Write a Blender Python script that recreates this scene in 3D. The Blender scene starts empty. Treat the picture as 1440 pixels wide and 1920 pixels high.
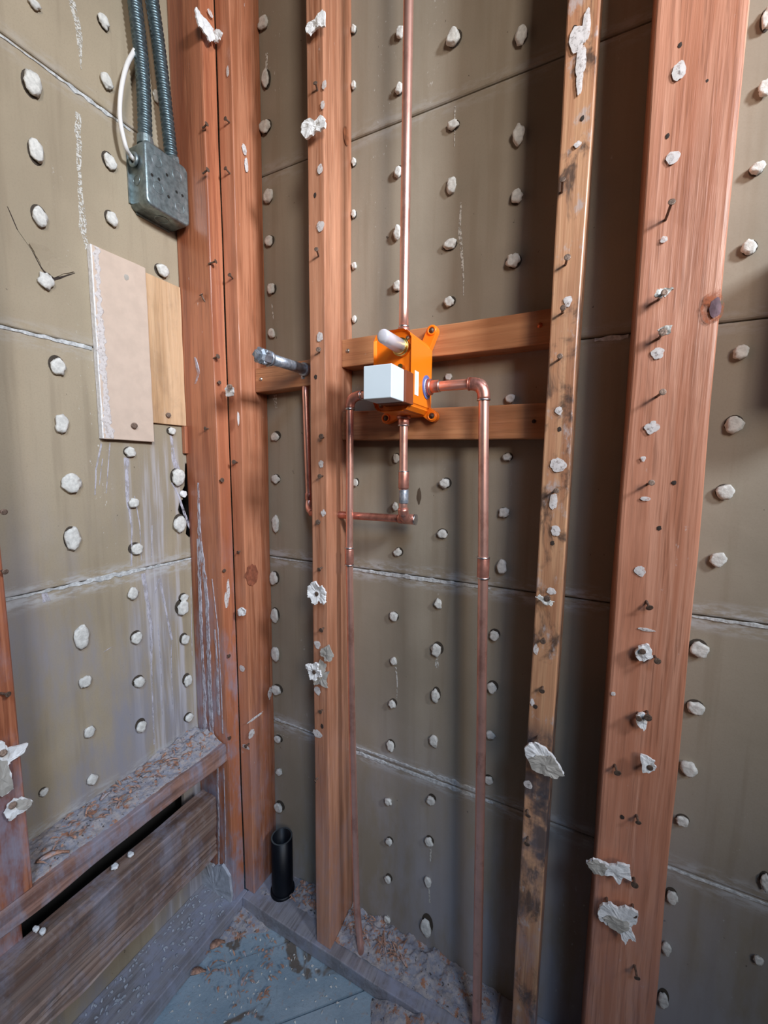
import bpy, bmesh, math, random
from mathutils import Vector, Matrix, noise
random.seed(7)
sc = bpy.context.scene
COL = sc.collection

# ------------------------------------------------------------------ camera
F_PX, YAW, PITCH, ROLL = 772.5, 0.4672, 0.1115, 0.0099
cy_, sy_ = math.cos(YAW), math.sin(YAW)
FWD = Vector((-sy_ * math.cos(PITCH), cy_ * math.cos(PITCH), -math.sin(PITCH)))
RGT0 = Vector((cy_, sy_, 0)); UP0 = RGT0.cross(FWD)
RGT = RGT0 * math.cos(ROLL) + UP0 * math.sin(ROLL)
UP = UP0 * math.cos(ROLL) - RGT0 * math.sin(ROLL)
cam_d = bpy.data.cameras.new('camera')
cam_d.sensor_fit = 'HORIZONTAL'; cam_d.sensor_width = 36.0
cam_d.lens = 36.0 * F_PX / 1440.0
cam_d.clip_start = 0.02; cam_d.clip_end = 100
cam = bpy.data.objects.new('camera', cam_d); COL.objects.link(cam)
cam.matrix_world = Matrix(((RGT.x, UP.x, -FWD.x, 0), (RGT.y, UP.y, -FWD.y, 0), (RGT.z, UP.z, -FWD.z, 0), (0, 0, 0, 1)))
sc.camera = cam

# ------------------------------------------------------------------ light
world = bpy.data.worlds.new('world'); sc.world = world; world.use_nodes = True
bg = world.node_tree.nodes['Background']
bg.inputs['Color'].default_value = (0.72, 0.82, 1.0, 1); bg.inputs['Strength'].default_value = 0.004

def area(name, loc, target, sx, sy, power, color, spread=math.pi):
    d = bpy.data.lights.new(name, 'AREA'); d.shape = 'RECTANGLE'; d.size = sx; d.size_y = sy
    d.energy = power; d.color = color; d.spread = spread
    o = bpy.data.objects.new(name, d); COL.objects.link(o); o.location = loc
    o.rotation_euler = (Vector(target) - Vector(loc)).to_track_quat('-Z', 'Y').to_euler()
    return o
area('window_light_right', (1.42, -0.06, 1.00), (-0.45, 0.64, 0.40), 0.20, 0.30, 8.4, (0.88, 0.96, 1.08), 1.22)
area('window_light_behind', (1.35, -1.15, 0.95), (-0.3, 0.65, 0.50), 0.45, 0.80, 5.9, (1.04, 0.94, 0.86), 1.28)
area('cool_fill', (0.75, -0.85, 1.35), (-0.72, 0.42, -1.0), 0.45, 0.45, 2.0, (0.62, 0.92, 1.38), 1.0)  # added cool fill for the lower left and floor, no source seen

sc.view_settings.view_transform = 'Standard'
sc.view_settings.look = 'None'
sc.view_settings.exposure = 0.0
sc.view_settings.gamma = 1.0
sc.view_settings.use_curve_mapping = False

# planes of the framing (metres, lens height is z = 0)
DF, DB, W = 0.628, 0.7191, 0.7859          # stud fronts, lath of the back wall, lath of the left wall
ZP, ZF = -1.010, -1.045                    # top of the sole plates, subfloor
SEAMS = [-0.6173, -0.2109, 0.1955, 0.6019, 1.0083]

def at(px, py, ax, v):
    """point of the plane axis=v surveyed at photo position (px, py)"""
    d = FWD + RGT * ((px - 720) / F_PX) + UP * (-(py - 960) / F_PX)
    return d * (v / d[ax])
def scale_at(p):                           # metres per photo pixel at p
    return p.dot(FWD) / F_PX

# ------------------------------------------------------------------ materials
class NT:
    def __init__(s, name):
        s.m = bpy.data.materials.new(name); s.m.use_nodes = True
        s.t = s.m.node_tree; s.b = s.t.nodes['Principled BSDF']
        g = s.t.nodes.new('ShaderNodeNewGeometry'); s.pos = g.outputs['Position']
    def n(s, k, **kw):
        x = s.t.nodes.new(k)
        for a, b in kw.items(): setattr(x, a, b)
        return x
    def l(s, a, b): s.t.links.new(a, b)
    def put(s, sock, v):
        if isinstance(v, (int, float)): sock.default_value = v
        elif isinstance(v, tuple): sock.default_value = v if len(v) == 4 or sock.type == 'VECTOR' else (*v, 1)
        else: s.l(v, sock)
    def mapping(s, scale, off=(0, 0, 0), src=None):
        m = s.n('ShaderNodeMapping'); m.inputs['Scale'].default_value = scale; m.inputs['Location'].default_value = off
        s.l(src or s.pos, m.inputs['Vector']); return m.outputs[0]
    def noise(s, vec, scale=1.0, detail=3, rough=0.55, dist=0.0):
        x = s.n('ShaderNodeTexNoise'); s.l(vec, x.inputs['Vector'])
        x.inputs['Scale'].default_value = scale; x.inputs['Detail'].default_value = detail
        x.inputs['Roughness'].default_value = rough; x.inputs['Distortion'].default_value = dist
        return x.outputs['Fac']
    def ramp(s, fac, stops, interp='LINEAR'):
        r = s.n('ShaderNodeValToRGB'); s.l(fac, r.inputs[0]); e = r.color_ramp.elements; r.color_ramp.interpolation = interp
        while len(e) < len(stops): e.new(0.5)
        for i, (p, c) in enumerate(stops):
            e[i].position = p; e[i].color = c if len(c) == 4 else (*c, 1)
        return r.outputs[0]
    def step(s, fac, a, b):
        m = s.n('ShaderNodeMapRange'); m.interpolation_type = 'SMOOTHSTEP'; s.l(fac, m.inputs[0])
        m.inputs[1].default_value = a; m.inputs[2].default_value = b; return m.outputs[0]
    def math(s, op, a, b=0.0):
        m = s.n('ShaderNodeMath', operation=op); s.put(m.inputs[0], a); s.put(m.inputs[1], b); return m.outputs[0]
    def mix(s, f, a, b, mode='MIX'):
        m = s.n('ShaderNodeMix', data_type='RGBA', blend_type=mode); s.put(m.inputs[0], f); s.put(m.inputs[6], a); s.put(m.inputs[7], b)
        return m.outputs[2]
    def xyz(s, i):
        x = s.n('ShaderNodeSeparateXYZ'); s.l(s.pos, x.inputs[0]); return x.outputs[i]
    def bump(s, h, strength=0.3, dist=0.002):
        b = s.n('ShaderNodeBump'); b.inputs['Strength'].default_value = strength; b.inputs['Distance'].default_value = dist
        s.l(h, b.inputs['Height']); s.l(b.outputs[0], s.b.inputs['Normal'])
    def out(s, col=None, rough=None, metal=None, spec=None):
        if col is not None: s.put(s.b.inputs['Base Color'], col)
        if rough is not None: s.put(s.b.inputs['Roughness'], rough)
        if metal is not None: s.put(s.b.inputs['Metallic'], metal)
        if spec is not None: s.put(s.b.inputs['Specular IOR Level'], spec)
        return s.m
def mul(c, k): return tuple(x * k for x in c)

def wood(name, axis, light, dark, dust=0.3, mottle=0.0, off=0.0, dust_low=(-1.05, -0.35), grime=(0.05, 0.035, 0.03), band=None):
    t = NT(name); k = [1.0, 1.0, 1.0]; k[axis] = 0.035
    o = (off, off * 1.7, off * .6)
    base = t.mapping(tuple(k), o)
    k2 = [1.0, 1.0, 1.0]; k2[axis] = 0.12
    v2 = t.mapping(tuple(k2), o)
    fine = t.noise(base, 330, 3, 0.6)
    ring = t.noise(base, 62, 4, 0.5, 1.1)
    big = t.noise(v2, 11, 3, 0.5, 0.6)
    c = t.mix(t.step(ring, 0.36, 0.64), light, dark)
    c = t.mix(t.math('MULTIPLY', t.step(fine, 0.50, 0.70), 0.62), c, mul(dark, 0.55))
    c = t.mix(t.math('MULTIPLY', t.step(t.noise(base, 150, 2, .5), 0.58, 0.66), 0.45), c, mul(dark, 0.75))
    c = t.mix(t.math('MULTIPLY', t.step(big, 0.42, 0.70), 0.55), c, mul(light, 1.25))
    c = t.mix(t.math('MULTIPLY', t.step(t.noise(v2, 23, 4, .6), 0.52, 0.70), 0.6), c, mul(dark, 0.7))
    if mottle > 0:
        mo = t.noise(t.mapping((1, 1, .55), o), 26, 5, 0.65, 0.5)
        c = t.mix(t.math('MULTIPLY', t.step(mo, 0.50, 0.66), mottle), c, grime)
        mo2 = t.noise(t.mapping((1, 1, .6), (3, 1, 2)), 38, 5, 0.7)
        c = t.mix(t.math('MULTIPLY', t.step(mo2, 0.56, 0.68), mottle * .8), c, (0.46, 0.40, 0.38))
    if band:
        z = t.xyz(2)
        mk = t.math('MULTIPLY', t.step(z, band[0] - .05, band[0] + .02), t.math('SUBTRACT', 1.0, t.step(z, band[1] - .02, band[1] + .03)))
        mk = t.math('MULTIPLY', mk, t.step(t.noise(t.pos, 22, 4, .65), 0.35, 0.55))
        c = t.mix(t.math('MULTIPLY', mk, 0.85), c, (0.045, 0.045, 0.055))
    # plaster dust: specks everywhere, a lower film with dim cool light in its tint
    sp = t.noise(t.mapping((1, 1, .5)), 120, 4, 0.75)
    rg = t.noise(t.mapping((1, 1, .35), (1, 4, 2)), 14, 3, .6)
    spk = t.math('MULTIPLY', t.step(sp, 0.66, 0.74), t.step(rg, 0.48, 0.66))
    c = t.mix(t.math('MULTIPLY', spk, min(1, dust * 2.2)), c, (0.62, 0.58, 0.58))
    low = t.math('SUBTRACT', 1.0, t.step(t.xyz(2), dust_low[0], dust_low[1]))
    film = t.math('MULTIPLY', low, t.step(t.noise(t.mapping((1, 1, .4)), 19, 5, .7), 0.42, 0.68))
    c = t.mix(t.math('MULTIPLY', film, dust), c, (0.31, 0.32, 0.40))
    t.bump(t.math('ADD', fine, t.math('MULTIPLY', ring, 1.4)), 0.35, 0.0012)
    return t.out(c, 0.36, spec=0.7)

RL, RD = (0.53, 0.250, 0.145), (0.36, 0.140, 0.070)
M_STUD_A = wood('fir_stud_a', 2, RL, RD, 0.35, 0.0, 0.3)
M_STUD_Q = wood('fir_stud_q', 2, (0.51, 0.210, 0.112), (0.33, 0.110, 0.050), 0.50, 0.0, 1.9)
M_STUD_P = wood('fir_stud_p', 2, (0.45, 0.165, 0.080), (0.27, 0.078, 0.036), 0.85, 0.0, 4.1, (-0.70, 0.0))
M_STUD_B = wood('weathered_stud', 2, (0.52, 0.285, 0.155), (0.36, 0.150, 0.075), 0.6, 0.85, 6.2, band=(-0.62, -0.40))
M_STUD_C = wood('fir_stud_c', 2, (0.61, 0.290, 0.185), (0.46, 0.180, 0.100), 0.25, 0.0, 8.3)
M_BLOCK = wood('block_wood', 0, (0.47, 0.215, 0.095), (0.33, 0.125, 0.050), 0.2, 0.0, 2.2)
M_LEDGE = wood('dusty_board', 1, (0.36, 0.20, 0.15), (0.20, 0.10, 0.075), 0.9, 0.25, 3.4, (-0.9, 0.2))
M_ROT = wood('splintered_board', 1, (0.27, 0.185, 0.145), (0.165, 0.095, 0.070), 0.55, 0.3, 5.4, (-0.9, 0.2))
M_SOLE = wood('dusty_plate', 1, (0.30, 0.29, 0.31), (0.22, 0.20, 0.21), 1.0, 0.0, 1.4, (-0.2, 0.5))
M_PLY = wood('plywood', 2, (0.60, 0.40, 0.235), (0.50, 0.30, 0.155), 0.1, 0.12, 7.7)

def lath_mat(name, left):
    t = NT(name)
    v = t.mapping((1, 1, 1)); w = (1.18, 1.13, 1.02) if left else (1, .99, .97)  # left copy brighter and warmer, painting in the light that wall catches
    base = t.mix(t.step(t.noise(v, 3.2, 4, .55), 0.35, 0.65), tuple(a * b for a, b in zip((0.335, 0.288, 0.222), w)), tuple(a * b for a, b in zip((0.275, 0.236, 0.180), w)))
    st = t.noise(t.mapping((1, 1, 0.06)), 42, 3, .55)
    base = t.mix(t.math('MULTIPLY', t.step(st, 0.5, 0.68), 0.35), base, (0.235, 0.185, 0.125))
    base = t.mix(t.math('MULTIPLY', t.step(t.noise(v, 420, 2, .6), .45, .7), 0.16), base, (0.22, 0.18, 0.13))
    # brown and black flecks
    fl = t.noise(t.mapping((1, 1, .8), (5, 5, 5)), 95, 3, .6)
    base = t.mix(t.math('MULTIPLY', t.step(fl, 0.735, 0.765), 0.8), base, (0.06, 0.04, 0.028))
    # white plaster specks in vertical runs
    run = t.step(t.noise(t.mapping((1, 1, 0.10), (2, 2, 2)), 13, 2, .5), 0.55, 0.68)
    sp = t.step(t.noise(t.mapping((1, 1, .6)), 150, 4, .75), 0.63, 0.70)
    base = t.mix(t.math('MULTIPLY', t.math('MULTIPLY', run, sp), 0.8), base, (0.62, 0.60, 0.55))
    z = t.xyz(2)
    low = t.math('SUBTRACT', 1.0, t.step(z, -1.0 if not left else -.45, -0.35 if not left else 0.10))
    film = t.step(t.noise(t.mapping((1, 1, .3), (7, 1, 0)), 9, 5, .65), 0.40, 0.66)
    base = t.mix(t.math('MULTIPLY', t.math('MULTIPLY', low, film), 0.55 if not left else 0.70), base, (0.38, 0.39, 0.46) if not left else (0.255, 0.265, 0.335))  # low dust film; the left wall's is darkened and blued for dim cool light
    if left:
        # whitewash that ran down beside the corner stud
        y = t.xyz(1)
        reg = t.math('MULTIPLY', t.step(y, 0.44, 0.53), t.math('SUBTRACT', 1.0, t.step(z, -0.02, 0.08)))
        dr = t.step(t.noise(t.mapping((1, 1, 0.05), (1, 3, 1)), 55, 4, .6), 0.46, 0.66)
        base = t.mix(t.math('MULTIPLY', t.math('MULTIPLY', reg, dr), 0.6), base, (0.56, 0.55, 0.60))
    for s0 in SEAMS:
        d = t.math('ABSOLUTE', t.math('SUBTRACT', z, s0))
        near = t.math('SUBTRACT', 1.0, t.step(d, 0.006, 0.030))
        near = t.math('MULTIPLY', near, t.step(t.noise(t.mapping((1, 1, 3.5)), 26, 4, .7), 0.40, 0.64))
        base = t.mix(t.math('MULTIPLY', near, 0.75 if s0 < 0 else 0.22), base, (0.50, 0.50, 0.50))
    t.bump(t.noise(v, 60, 5, .6), 0.12, 0.003)
    return t.out(base, 0.72, spec=0.25)
M_LATH = lath_mat('gypsum_lath_paper', False)
M_LATHL = lath_mat('gypsum_lath_paper_left', True)

def simple(name, col, rough=0.5, metal=0.0, var=0.15, scale=60, bump=0.0, spec=None, dirt=None):
    t = NT(name); nz = t.noise(t.pos, scale, 4, .6)
    c = t.mix(t.step(nz, 0.3, 0.7), mul(col, 1 - var), mul(col, 1 + var))
    if dirt:
        c = t.mix(t.math('MULTIPLY', t.step(t.noise(t.mapping((1, 1, .6), (4, 4, 4)), dirt[1], 5, .7), 0.5, 0.66), dirt[2]), c, dirt[0])
    if bump: t.bump(nz, bump, 0.002)
    return t.out(c, rough, metal, spec)
M_KEY = simple('plaster', (0.63, 0.62, 0.57), 0.85, 0, .16, 160, .6)
M_RIM_SHADE = simple('hole_edge_shade', (0.055, 0.042, 0.030), .9)
M_WHITE = simple('white_gypsum', (0.80, 0.79, 0.77), 0.85, 0, .10, 160, .6)
M_GREYP = simple('paper_face', (0.42, 0.39, 0.34), 0.8, 0, .12, 60, .2)
M_TANP = simple('tan_paper_face', (0.60, 0.47, 0.37), 0.75, 0, .05, 40, .1)
def film_mat(name, col, scale, a, b, vert=1.0):
    t = NT(name)
    t.put(t.b.inputs['Alpha'], t.step(t.noise(t.mapping((1, 1, vert)), scale, 5, .7), a, b))
    return t.out(t.mix(t.noise(t.pos, 200, 3), mul(col, .8), mul(col, 1.15)), .85, spec=.2)
M_SPOT = film_mat('plaster_stain', (0.66, 0.61, 0.58), 190, .26, .52)
M_STREAK = film_mat('whitewash_streak', (0.52, 0.50, 0.55), 150, .30, .60, .35)
M_CHALK = film_mat('chalky_line', (0.62, 0.60, 0.54), 260, .44, .54)
M_SEAM = simple('seam_plaster', (0.50, 0.51, 0.50), 0.85, 0, .3, 160, .6)
M_NAIL = simple('rusty_nail', (0.17, 0.115, 0.085), 0.55, .6, .35, 400, .3)
M_SCREW = simple('zinc_screw', (0.62, 0.58, 0.50), 0.3, .9, .1, 300)
M_DARK = simple('void_black', (0.012, 0.010, 0.008), 0.9)
M_HOLE = simple('nail_hole', (0.035, 0.022, 0.016), 0.9)
M_COPPER = simple('copper', (0.90, 0.50, 0.40), 0.33, .82, .06, 40, 0, dirt=((0.55, 0.23, 0.17), 28, .55))
M_COPPERD = simple('copper_fitting', (0.66, 0.30, 0.23), 0.38, .8, .15, 90, 0, dirt=((0.38, 0.13, 0.10), 70, .6))
M_SOLDER = simple('solder', (0.62, 0.60, 0.60), 0.35, 1.0, .15, 200)
M_GALV = simple('galvanised_steel', (0.33, 0.37, 0.42), 0.45, .7, .3, 90, .3, dirt=((0.66, 0.67, 0.70), 75, .85))
M_BOX = simple('box_steel', (0.24, 0.30, 0.31), 0.42, .75, .25, 110, .25, dirt=((0.45, 0.48, 0.50), 70, .35))
M_CONDUIT = simple('conduit_steel', (0.13, 0.18, 0.20), 0.38, .75, .3, 160)
M_CABLE = simple('white_cable', (0.78, 0.77, 0.74), 0.5, 0, .04, 30)
M_ORANGE = simple('orange_plastic', (0.98, 0.215, 0.008), 0.33, 0, .02, 20, spec=.5)
M_BRASS = simple('brass', (0.65, 0.45, 0.15), 0.3, 1.0, .1, 80)
M_GUARD = simple('white_plastic', (0.74, 0.84, 0.88), 0.35, 0, .02, 20, spec=.5)
M_GASKET = simple('brown_gasket', (0.22, 0.055, 0.02), 0.5, 0, .1, 20)
M_BLUE = simple('blue_plastic', (0.13, 0.17, 0.42), 0.4)
M_STICK = simple('white_sticker', (0.80, 0.82, 0.80), 0.5, 0, .01)
M_STICKG = simple('sticker_print', (0.42, 0.66, 0.62), 0.5, 0, .05)
M_ABS = simple('black_plastic_pipe', (0.004, 0.005, 0.008), 0.42, 0, .2, 60, spec=.22)
M_ABSR = simple('cut_pipe_edge', (0.05, 0.06, 0.065), 0.6)
M_LUMP = simple('dusty_mortar', (0.40, 0.42, 0.46), 0.9, 0, .15, 60, .8)
M_CHIP = simple('wood_chip', (0.42, 0.23, 0.155), 0.85, 0, .4, 120, .4, dirt=((0.42, 0.42, 0.46), 45, .85))
def translucent():
    t = NT('milky_plastic'); t.b.inputs['Transmission Weight'].default_value = 0.35
    return t.out((0.86, 0.84, 0.88), 0.25, 0)
M_MILK = translucent()
def floor_mat():
    t = NT('dusty_subfloor')
    c = t.mix(t.step(t.noise(t.pos, 9, 5, .6), .3, .7), (0.23, 0.31, 0.365), (0.34, 0.415, 0.465))
    c = t.mix(t.math('MULTIPLY', t.step(t.noise(t.mapping((1, 1, 1), (2.4, 1.1, 0)), 9.5, 4, .6, .8), 0.57, 0.63), 0.85), c, (0.13, 0.085, 0.05))
    c = t.mix(t.math('MULTIPLY', t.step(t.noise(t.pos, 70, 5, .7), .58, .68), 0.5), c, (0.40, 0.27, 0.20))
    c = t.mix(t.math('MULTIPLY', t.step(t.noise(t.mapping((1, 1, 1), (9, 9, 9)), 110, 5, .7), .60, .70), 0.6), c, (0.12, 0.11, 0.11))
    t.bump(t.noise(t.pos, 70, 6, .7), .6, .004)
    return t.out(c, .85, spec=.2)
M_FLOOR = floor_mat()
def debris_mat():
    t = NT('plaster_and_wood_debris')
    o = t.n('ShaderNodeObjectInfo')
    c = t.mix(t.step(t.noise(t.pos, 90, 5, .7), .42, .6), (0.30, 0.30, 0.34), (0.43, 0.385, 0.37))
    c = t.mix(t.step(t.noise(t.mapping((1, 1, 1), (3, 3, 3)), 55, 4, .65), .56, .64), c, (0.42, 0.21, 0.13))
    c = t.mix(t.step(t.noise(t.mapping((1, 1, 1), (6, 3, 3)), 130, 4, .65), .60, .66), c, (0.10, 0.09, 0.09))
    t.bump(t.noise(t.pos, 160, 5, .7), .8, .003)
    return t.out(c, .9, spec=.15)
M_DEBRIS = debris_mat()

# ------------------------------------------------------------------ object helpers
def prop(o, label=None, cat=None, group=None, kind=None):
    if label: o['label'] = label
    if cat: o['category'] = cat
    if group: o['group'] = group
    if kind: o['kind'] = kind
    return o
def obj(name, bm, mat, parent=None, smooth=False, origin=None):
    """link a bmesh given in world coordinates as one object whose origin sits at its base"""
    bm.normal_update()
    if origin is None:
        xs = [v.co for v in bm.verts]
        lo = Vector([min(c[i] for c in xs) for i in range(3)]); hi = Vector([max(c[i] for c in xs) for i in range(3)])
        origin = Vector(((lo.x + hi.x) / 2, (lo.y + hi.y) / 2, lo.z))
    origin = Vector(origin)
    bmesh.ops.translate(bm, verts=bm.verts, vec=-origin)
    me = bpy.data.meshes.new(name); bm.to_mesh(me); bm.free()
    for m in (mat if isinstance(mat, list) else [mat]): me.materials.append(m)
    if smooth:
        for p in me.polygons: p.use_smooth = True
    o = bpy.data.objects.new(name, me); COL.objects.link(o)
    pw = Vector((0, 0, 0))
    if parent is not None:
        o.parent = parent
        q = parent
        while q is not None: pw += q.location; q = q.parent
    o.location = origin - pw
    return o
def thing(name, loc, label, cat, group=None):
    o = bpy.data.objects.new(name, None); COL.objects.link(o); o.location = Vector(loc); o.empty_display_size = .05
    return prop(o, label, cat, group)

def bm_box(lo, hi, bev=0.0, cuts=None, amp=0.0, freq=(30, 30, 30), seed=0, seg=2):
    bm = bmesh.new(); bmesh.ops.create_cube(bm, size=1)
    for v in bm.verts:
        v.co = Vector([lo[i] + (v.co[i] + .5) * (hi[i] - lo[i]) for i in range(3)])
    if bev: bmesh.ops.bevel(bm, geom=bm.edges[:], offset=bev, segments=seg, affect='EDGES', profile=.5)
    if cuts:
        for i in range(3):
            for k in range(1, cuts[i]):
                c = lo[i] + (hi[i] - lo[i]) * k / cuts[i]; n = Vector((0, 0, 0)); n[i] = 1; p = Vector((0, 0, 0)); p[i] = c
                bmesh.ops.bisect_plane(bm, geom=bm.verts[:] + bm.edges[:] + bm.faces[:], plane_co=p, plane_no=n)
    if amp:
        for v in bm.verts:
            q = Vector([v.co[i] * freq[i] + seed * 7.3 for i in range(3)])
            v.co += noise.noise_vector(q) * amp
    return bm
def warp_x(bm, f):
    for v in bm.verts: v.co.x += f(v.co)
    return bm
def bm_prism(outline, ax, a, b, bev=0.0, seg=3):
    """extrude a 2D outline along axis ax from a to b; outline in the two other axes in order"""
    bm = bmesh.new(); oth = [i for i in range(3) if i != ax]; vs = []
    for u, w in outline:
        p = [0, 0, 0]; p[oth[0]] = u; p[oth[1]] = w; p[ax] = a; vs.append(bm.verts.new(p))
    f = bm.faces.new(vs); r = bmesh.ops.extrude_face_region(bm, geom=[f])
    nv = [e for e in r['geom'] if isinstance(e, bmesh.types.BMVert)]
    for v in nv: v.co[ax] = b
    bmesh.ops.recalc_face_normals(bm, faces=bm.faces)
    if bev:
        ed = [e for e in bm.edges if all(abs(v.co[ax] - b) < 1e-6 for v in e.verts)]
        bmesh.ops.bevel(bm, geom=ed, offset=bev, segments=seg, affect='EDGES', profile=.5)
    return bm
def frame_of(d):
    d = d.normalized(); u = d.cross(Vector((0, 0, 1)) if abs(d.z) < .9 else Vector((1, 0, 0))).normalized()
    return u, d.cross(u).normalized()
def add_tube(bm, pts, r, n=20, cap=True, ripple=None):
    pts = [Vector(p) for p in pts]; rings = []; u = None; acc = 0
    for i, p in enumerate(pts):
        if i: acc += (p - pts[i - 1]).length
        d = (pts[min(i + 1, len(pts) - 1)] - pts[max(i - 1, 0)]).normalized()
        if u is None: u, w = frame_of(d)
        else:
            u = (u - d * u.dot(d)).normalized(); w = d.cross(u)
        rr = r[i] if isinstance(r, (list, tuple)) else r
        if ripple: rr += ripple[0] * abs(math.cos(acc * math.pi / ripple[1])) ** 1.3
        rings.append([bm.verts.new(p + (u * math.cos(2 * math.pi * k / n) + w * math.sin(2 * math.pi * k / n)) * rr) for k in range(n)])
    for a, b in zip(rings, rings[1:]):
        for k in range(n): bm.faces.new((a[k], a[(k + 1) % n], b[(k + 1) % n], b[k]))
    if cap: bm.faces.new(rings[0][::-1]); bm.faces.new(rings[-1])
    bmesh.ops.recalc_face_normals(bm, faces=bm.faces)
    return bm
def tube(pts, r, n=20, **k): return add_tube(bmesh.new(), pts, r, n, **k)
def resample(pts, step):
    pts = [Vector(p) for p in pts]; out = [pts[0]]
    for a, b in zip(pts, pts[1:]):
        m = max(1, int((b - a).length / step)); out += [a.lerp(b, k / m) for k in range(1, m + 1)]
    return out
def arc(p0, c, p1, n=8):
    """quarter bend from p0 to p1 round corner c"""
    p0, c, p1 = Vector(p0), Vector(c), Vector(p1)
    return [(1 - t) ** 2 * p0 + 2 * t * (1 - t) * c + t * t * p1 for t in [k / n for k in range(n + 1)]]
def catmull(pts, n=8):
    pts = [Vector(p) for p in pts]; P = [pts[0]] + pts + [pts[-1]]; out = []
    for i in range(1, len(P) - 2):
        for k in range(n):
            t = k / n
            out.append(.5 * ((2 * P[i]) + (-P[i - 1] + P[i + 1]) * t + (2 * P[i - 1] - 5 * P[i] + 4 * P[i + 1] - P[i + 2]) * t * t + (-P[i - 1] + 3 * P[i] - 3 * P[i + 1] + P[i + 2]) * t ** 3))
    return out + [pts[-1]]

WALL = {'back': (1, DB, Vector((0, -1, 0)), Vector((1, 0, 0))), 'left': (0, -W, Vector((1, 0, 0)), Vector((0, 1, 0)))}
def bm_key(p, nrm, u, w, h, d, seed):
    """plaster that squeezed through a lath hole: a rounded lump on a narrower neck"""
    bm = bmesh.new(); bmesh.ops.create_icosphere(bm, subdivisions=3, radius=1)
    U, N, Z = u, nrm, (Vector((0, 0, 1)) if abs(nrm.z) < .5 else Vector((0, 1, 0))); s = Vector((seed * 3.1, seed * 1.7, seed))
    for v in bm.verts:
        c = v.co.copy(); k = 1 + .30 * noise.noise(c * 1.4 + s) + .16 * noise.noise(c * 3.7 + s) + .07 * noise.noise(c * 9 + s)
        c *= k
        neck = .72 if c.z < -.1 else 1.0
        flat = min(c.z, .62 + .12 * noise.noise(c * 4 + s))
        v.co = p + U * (c.x * w / 2 * neck) + Z * (c.y * h / 2 * neck) + N * (flat * d + d * .55)
    return bm
def bm_flat(p, nrm, u, w, h, seed, thick=0.0009, n=22, rag=.3):
    """thin irregular patch stuck to a surface"""
    bm = bmesh.new(); Z = nrm.cross(u); 
    if Z.z < 0: Z = -Z
    lo, hi = [], []
    for k in range(n):
        a = 2 * math.pi * k / n; r = 1 + rag * noise.noise(Vector((math.cos(a) * 1.7 + seed, math.sin(a) * 1.7, seed * 2.3))) + rag * .5 * noise.noise(Vector((math.cos(a) * 6, math.sin(a) * 6 + seed, 1)))
        q = p + u * (math.cos(a) * w / 2 * r) + Z * (math.sin(a) * h / 2 * r)
        lo.append(bm.verts.new(q - nrm * .0004)); hi.append(bm.verts.new(q + nrm * thick))
    c = bm.verts.new(p + nrm * thick * 1.6)
    for k in range(n):
        bm.faces.new((lo[k], lo[(k + 1) % n], hi[(k + 1) % n], hi[k])); bm.faces.new((hi[k], hi[(k + 1) % n], c))
    bm.faces.new(lo[::-1]); bmesh.ops.recalc_face_normals(bm, faces=bm.faces)
    if thick <= .0007: bmesh.ops.delete(bm, geom=lo, context='VERTS')      # a stain is only a film
    return bm
def bm_ribbon(pts, nrm, side, widths, thick=0.0009, rag=.35, seed=0, step=.006):
    """ragged raised line along pts on a surface with normal nrm"""
    P = resample(pts, step); bm = bmesh.new(); rows = []; L = len(P) - 1
    for i, p in enumerate(P):
        f = i / L * (len(widths) - 1); a = int(min(f, len(widths) - 2)) if len(widths) > 1 else 0
        wd = widths[a] + (widths[min(a + 1, len(widths) - 1)] - widths[a]) * (f - a)
        r1 = wd / 2 * (1 + rag * 2.0 * noise.noise(Vector((i * .33, seed, 0)))); r2 = wd / 2 * (1 + rag * 2.0 * noise.noise(Vector((i * .31, seed + 9, 3))))
        r1 = max(r1, .0002); r2 = max(r2, .0002)
        t = thick * (1 + .6 * noise.noise(Vector((i * .5, seed, 5))))
        rows.append([bm.verts.new(p - side * r1 - nrm * .0004), bm.verts.new(p - side * r1 * .8 + nrm * t), bm.verts.new(p + side * r2 * .8 + nrm * t), bm.verts.new(p + side * r2 - nrm * .0004)])
    for a, b in zip(rows, rows[1:]):
        for k in range(3): bm.faces.new((a[k], a[k + 1], b[k + 1], b[k]))
    bmesh.ops.recalc_face_normals(bm, faces=bm.faces)
    return bm
def bm_nail(head, base, rh=.0042, rs=.0016, bend=None):
    head, base = Vector(head), Vector(base); d = (head - base).normalized()
    bm = bmesh.new()
    pts = [base, base.lerp(head, .5) + (Vector(bend) if bend else Vector()), head - d * .0012] if bend else [base, head - d * .0012]
    add_tube(bm, catmull(pts, 5) if bend else pts, rs, 10)
    add_tube(bm, [head - d * .0014, head - d * .0008, head, head + d * .0003], [rs * 1.2, rh, rh, rh * .7], 14)
    return bm

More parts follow.
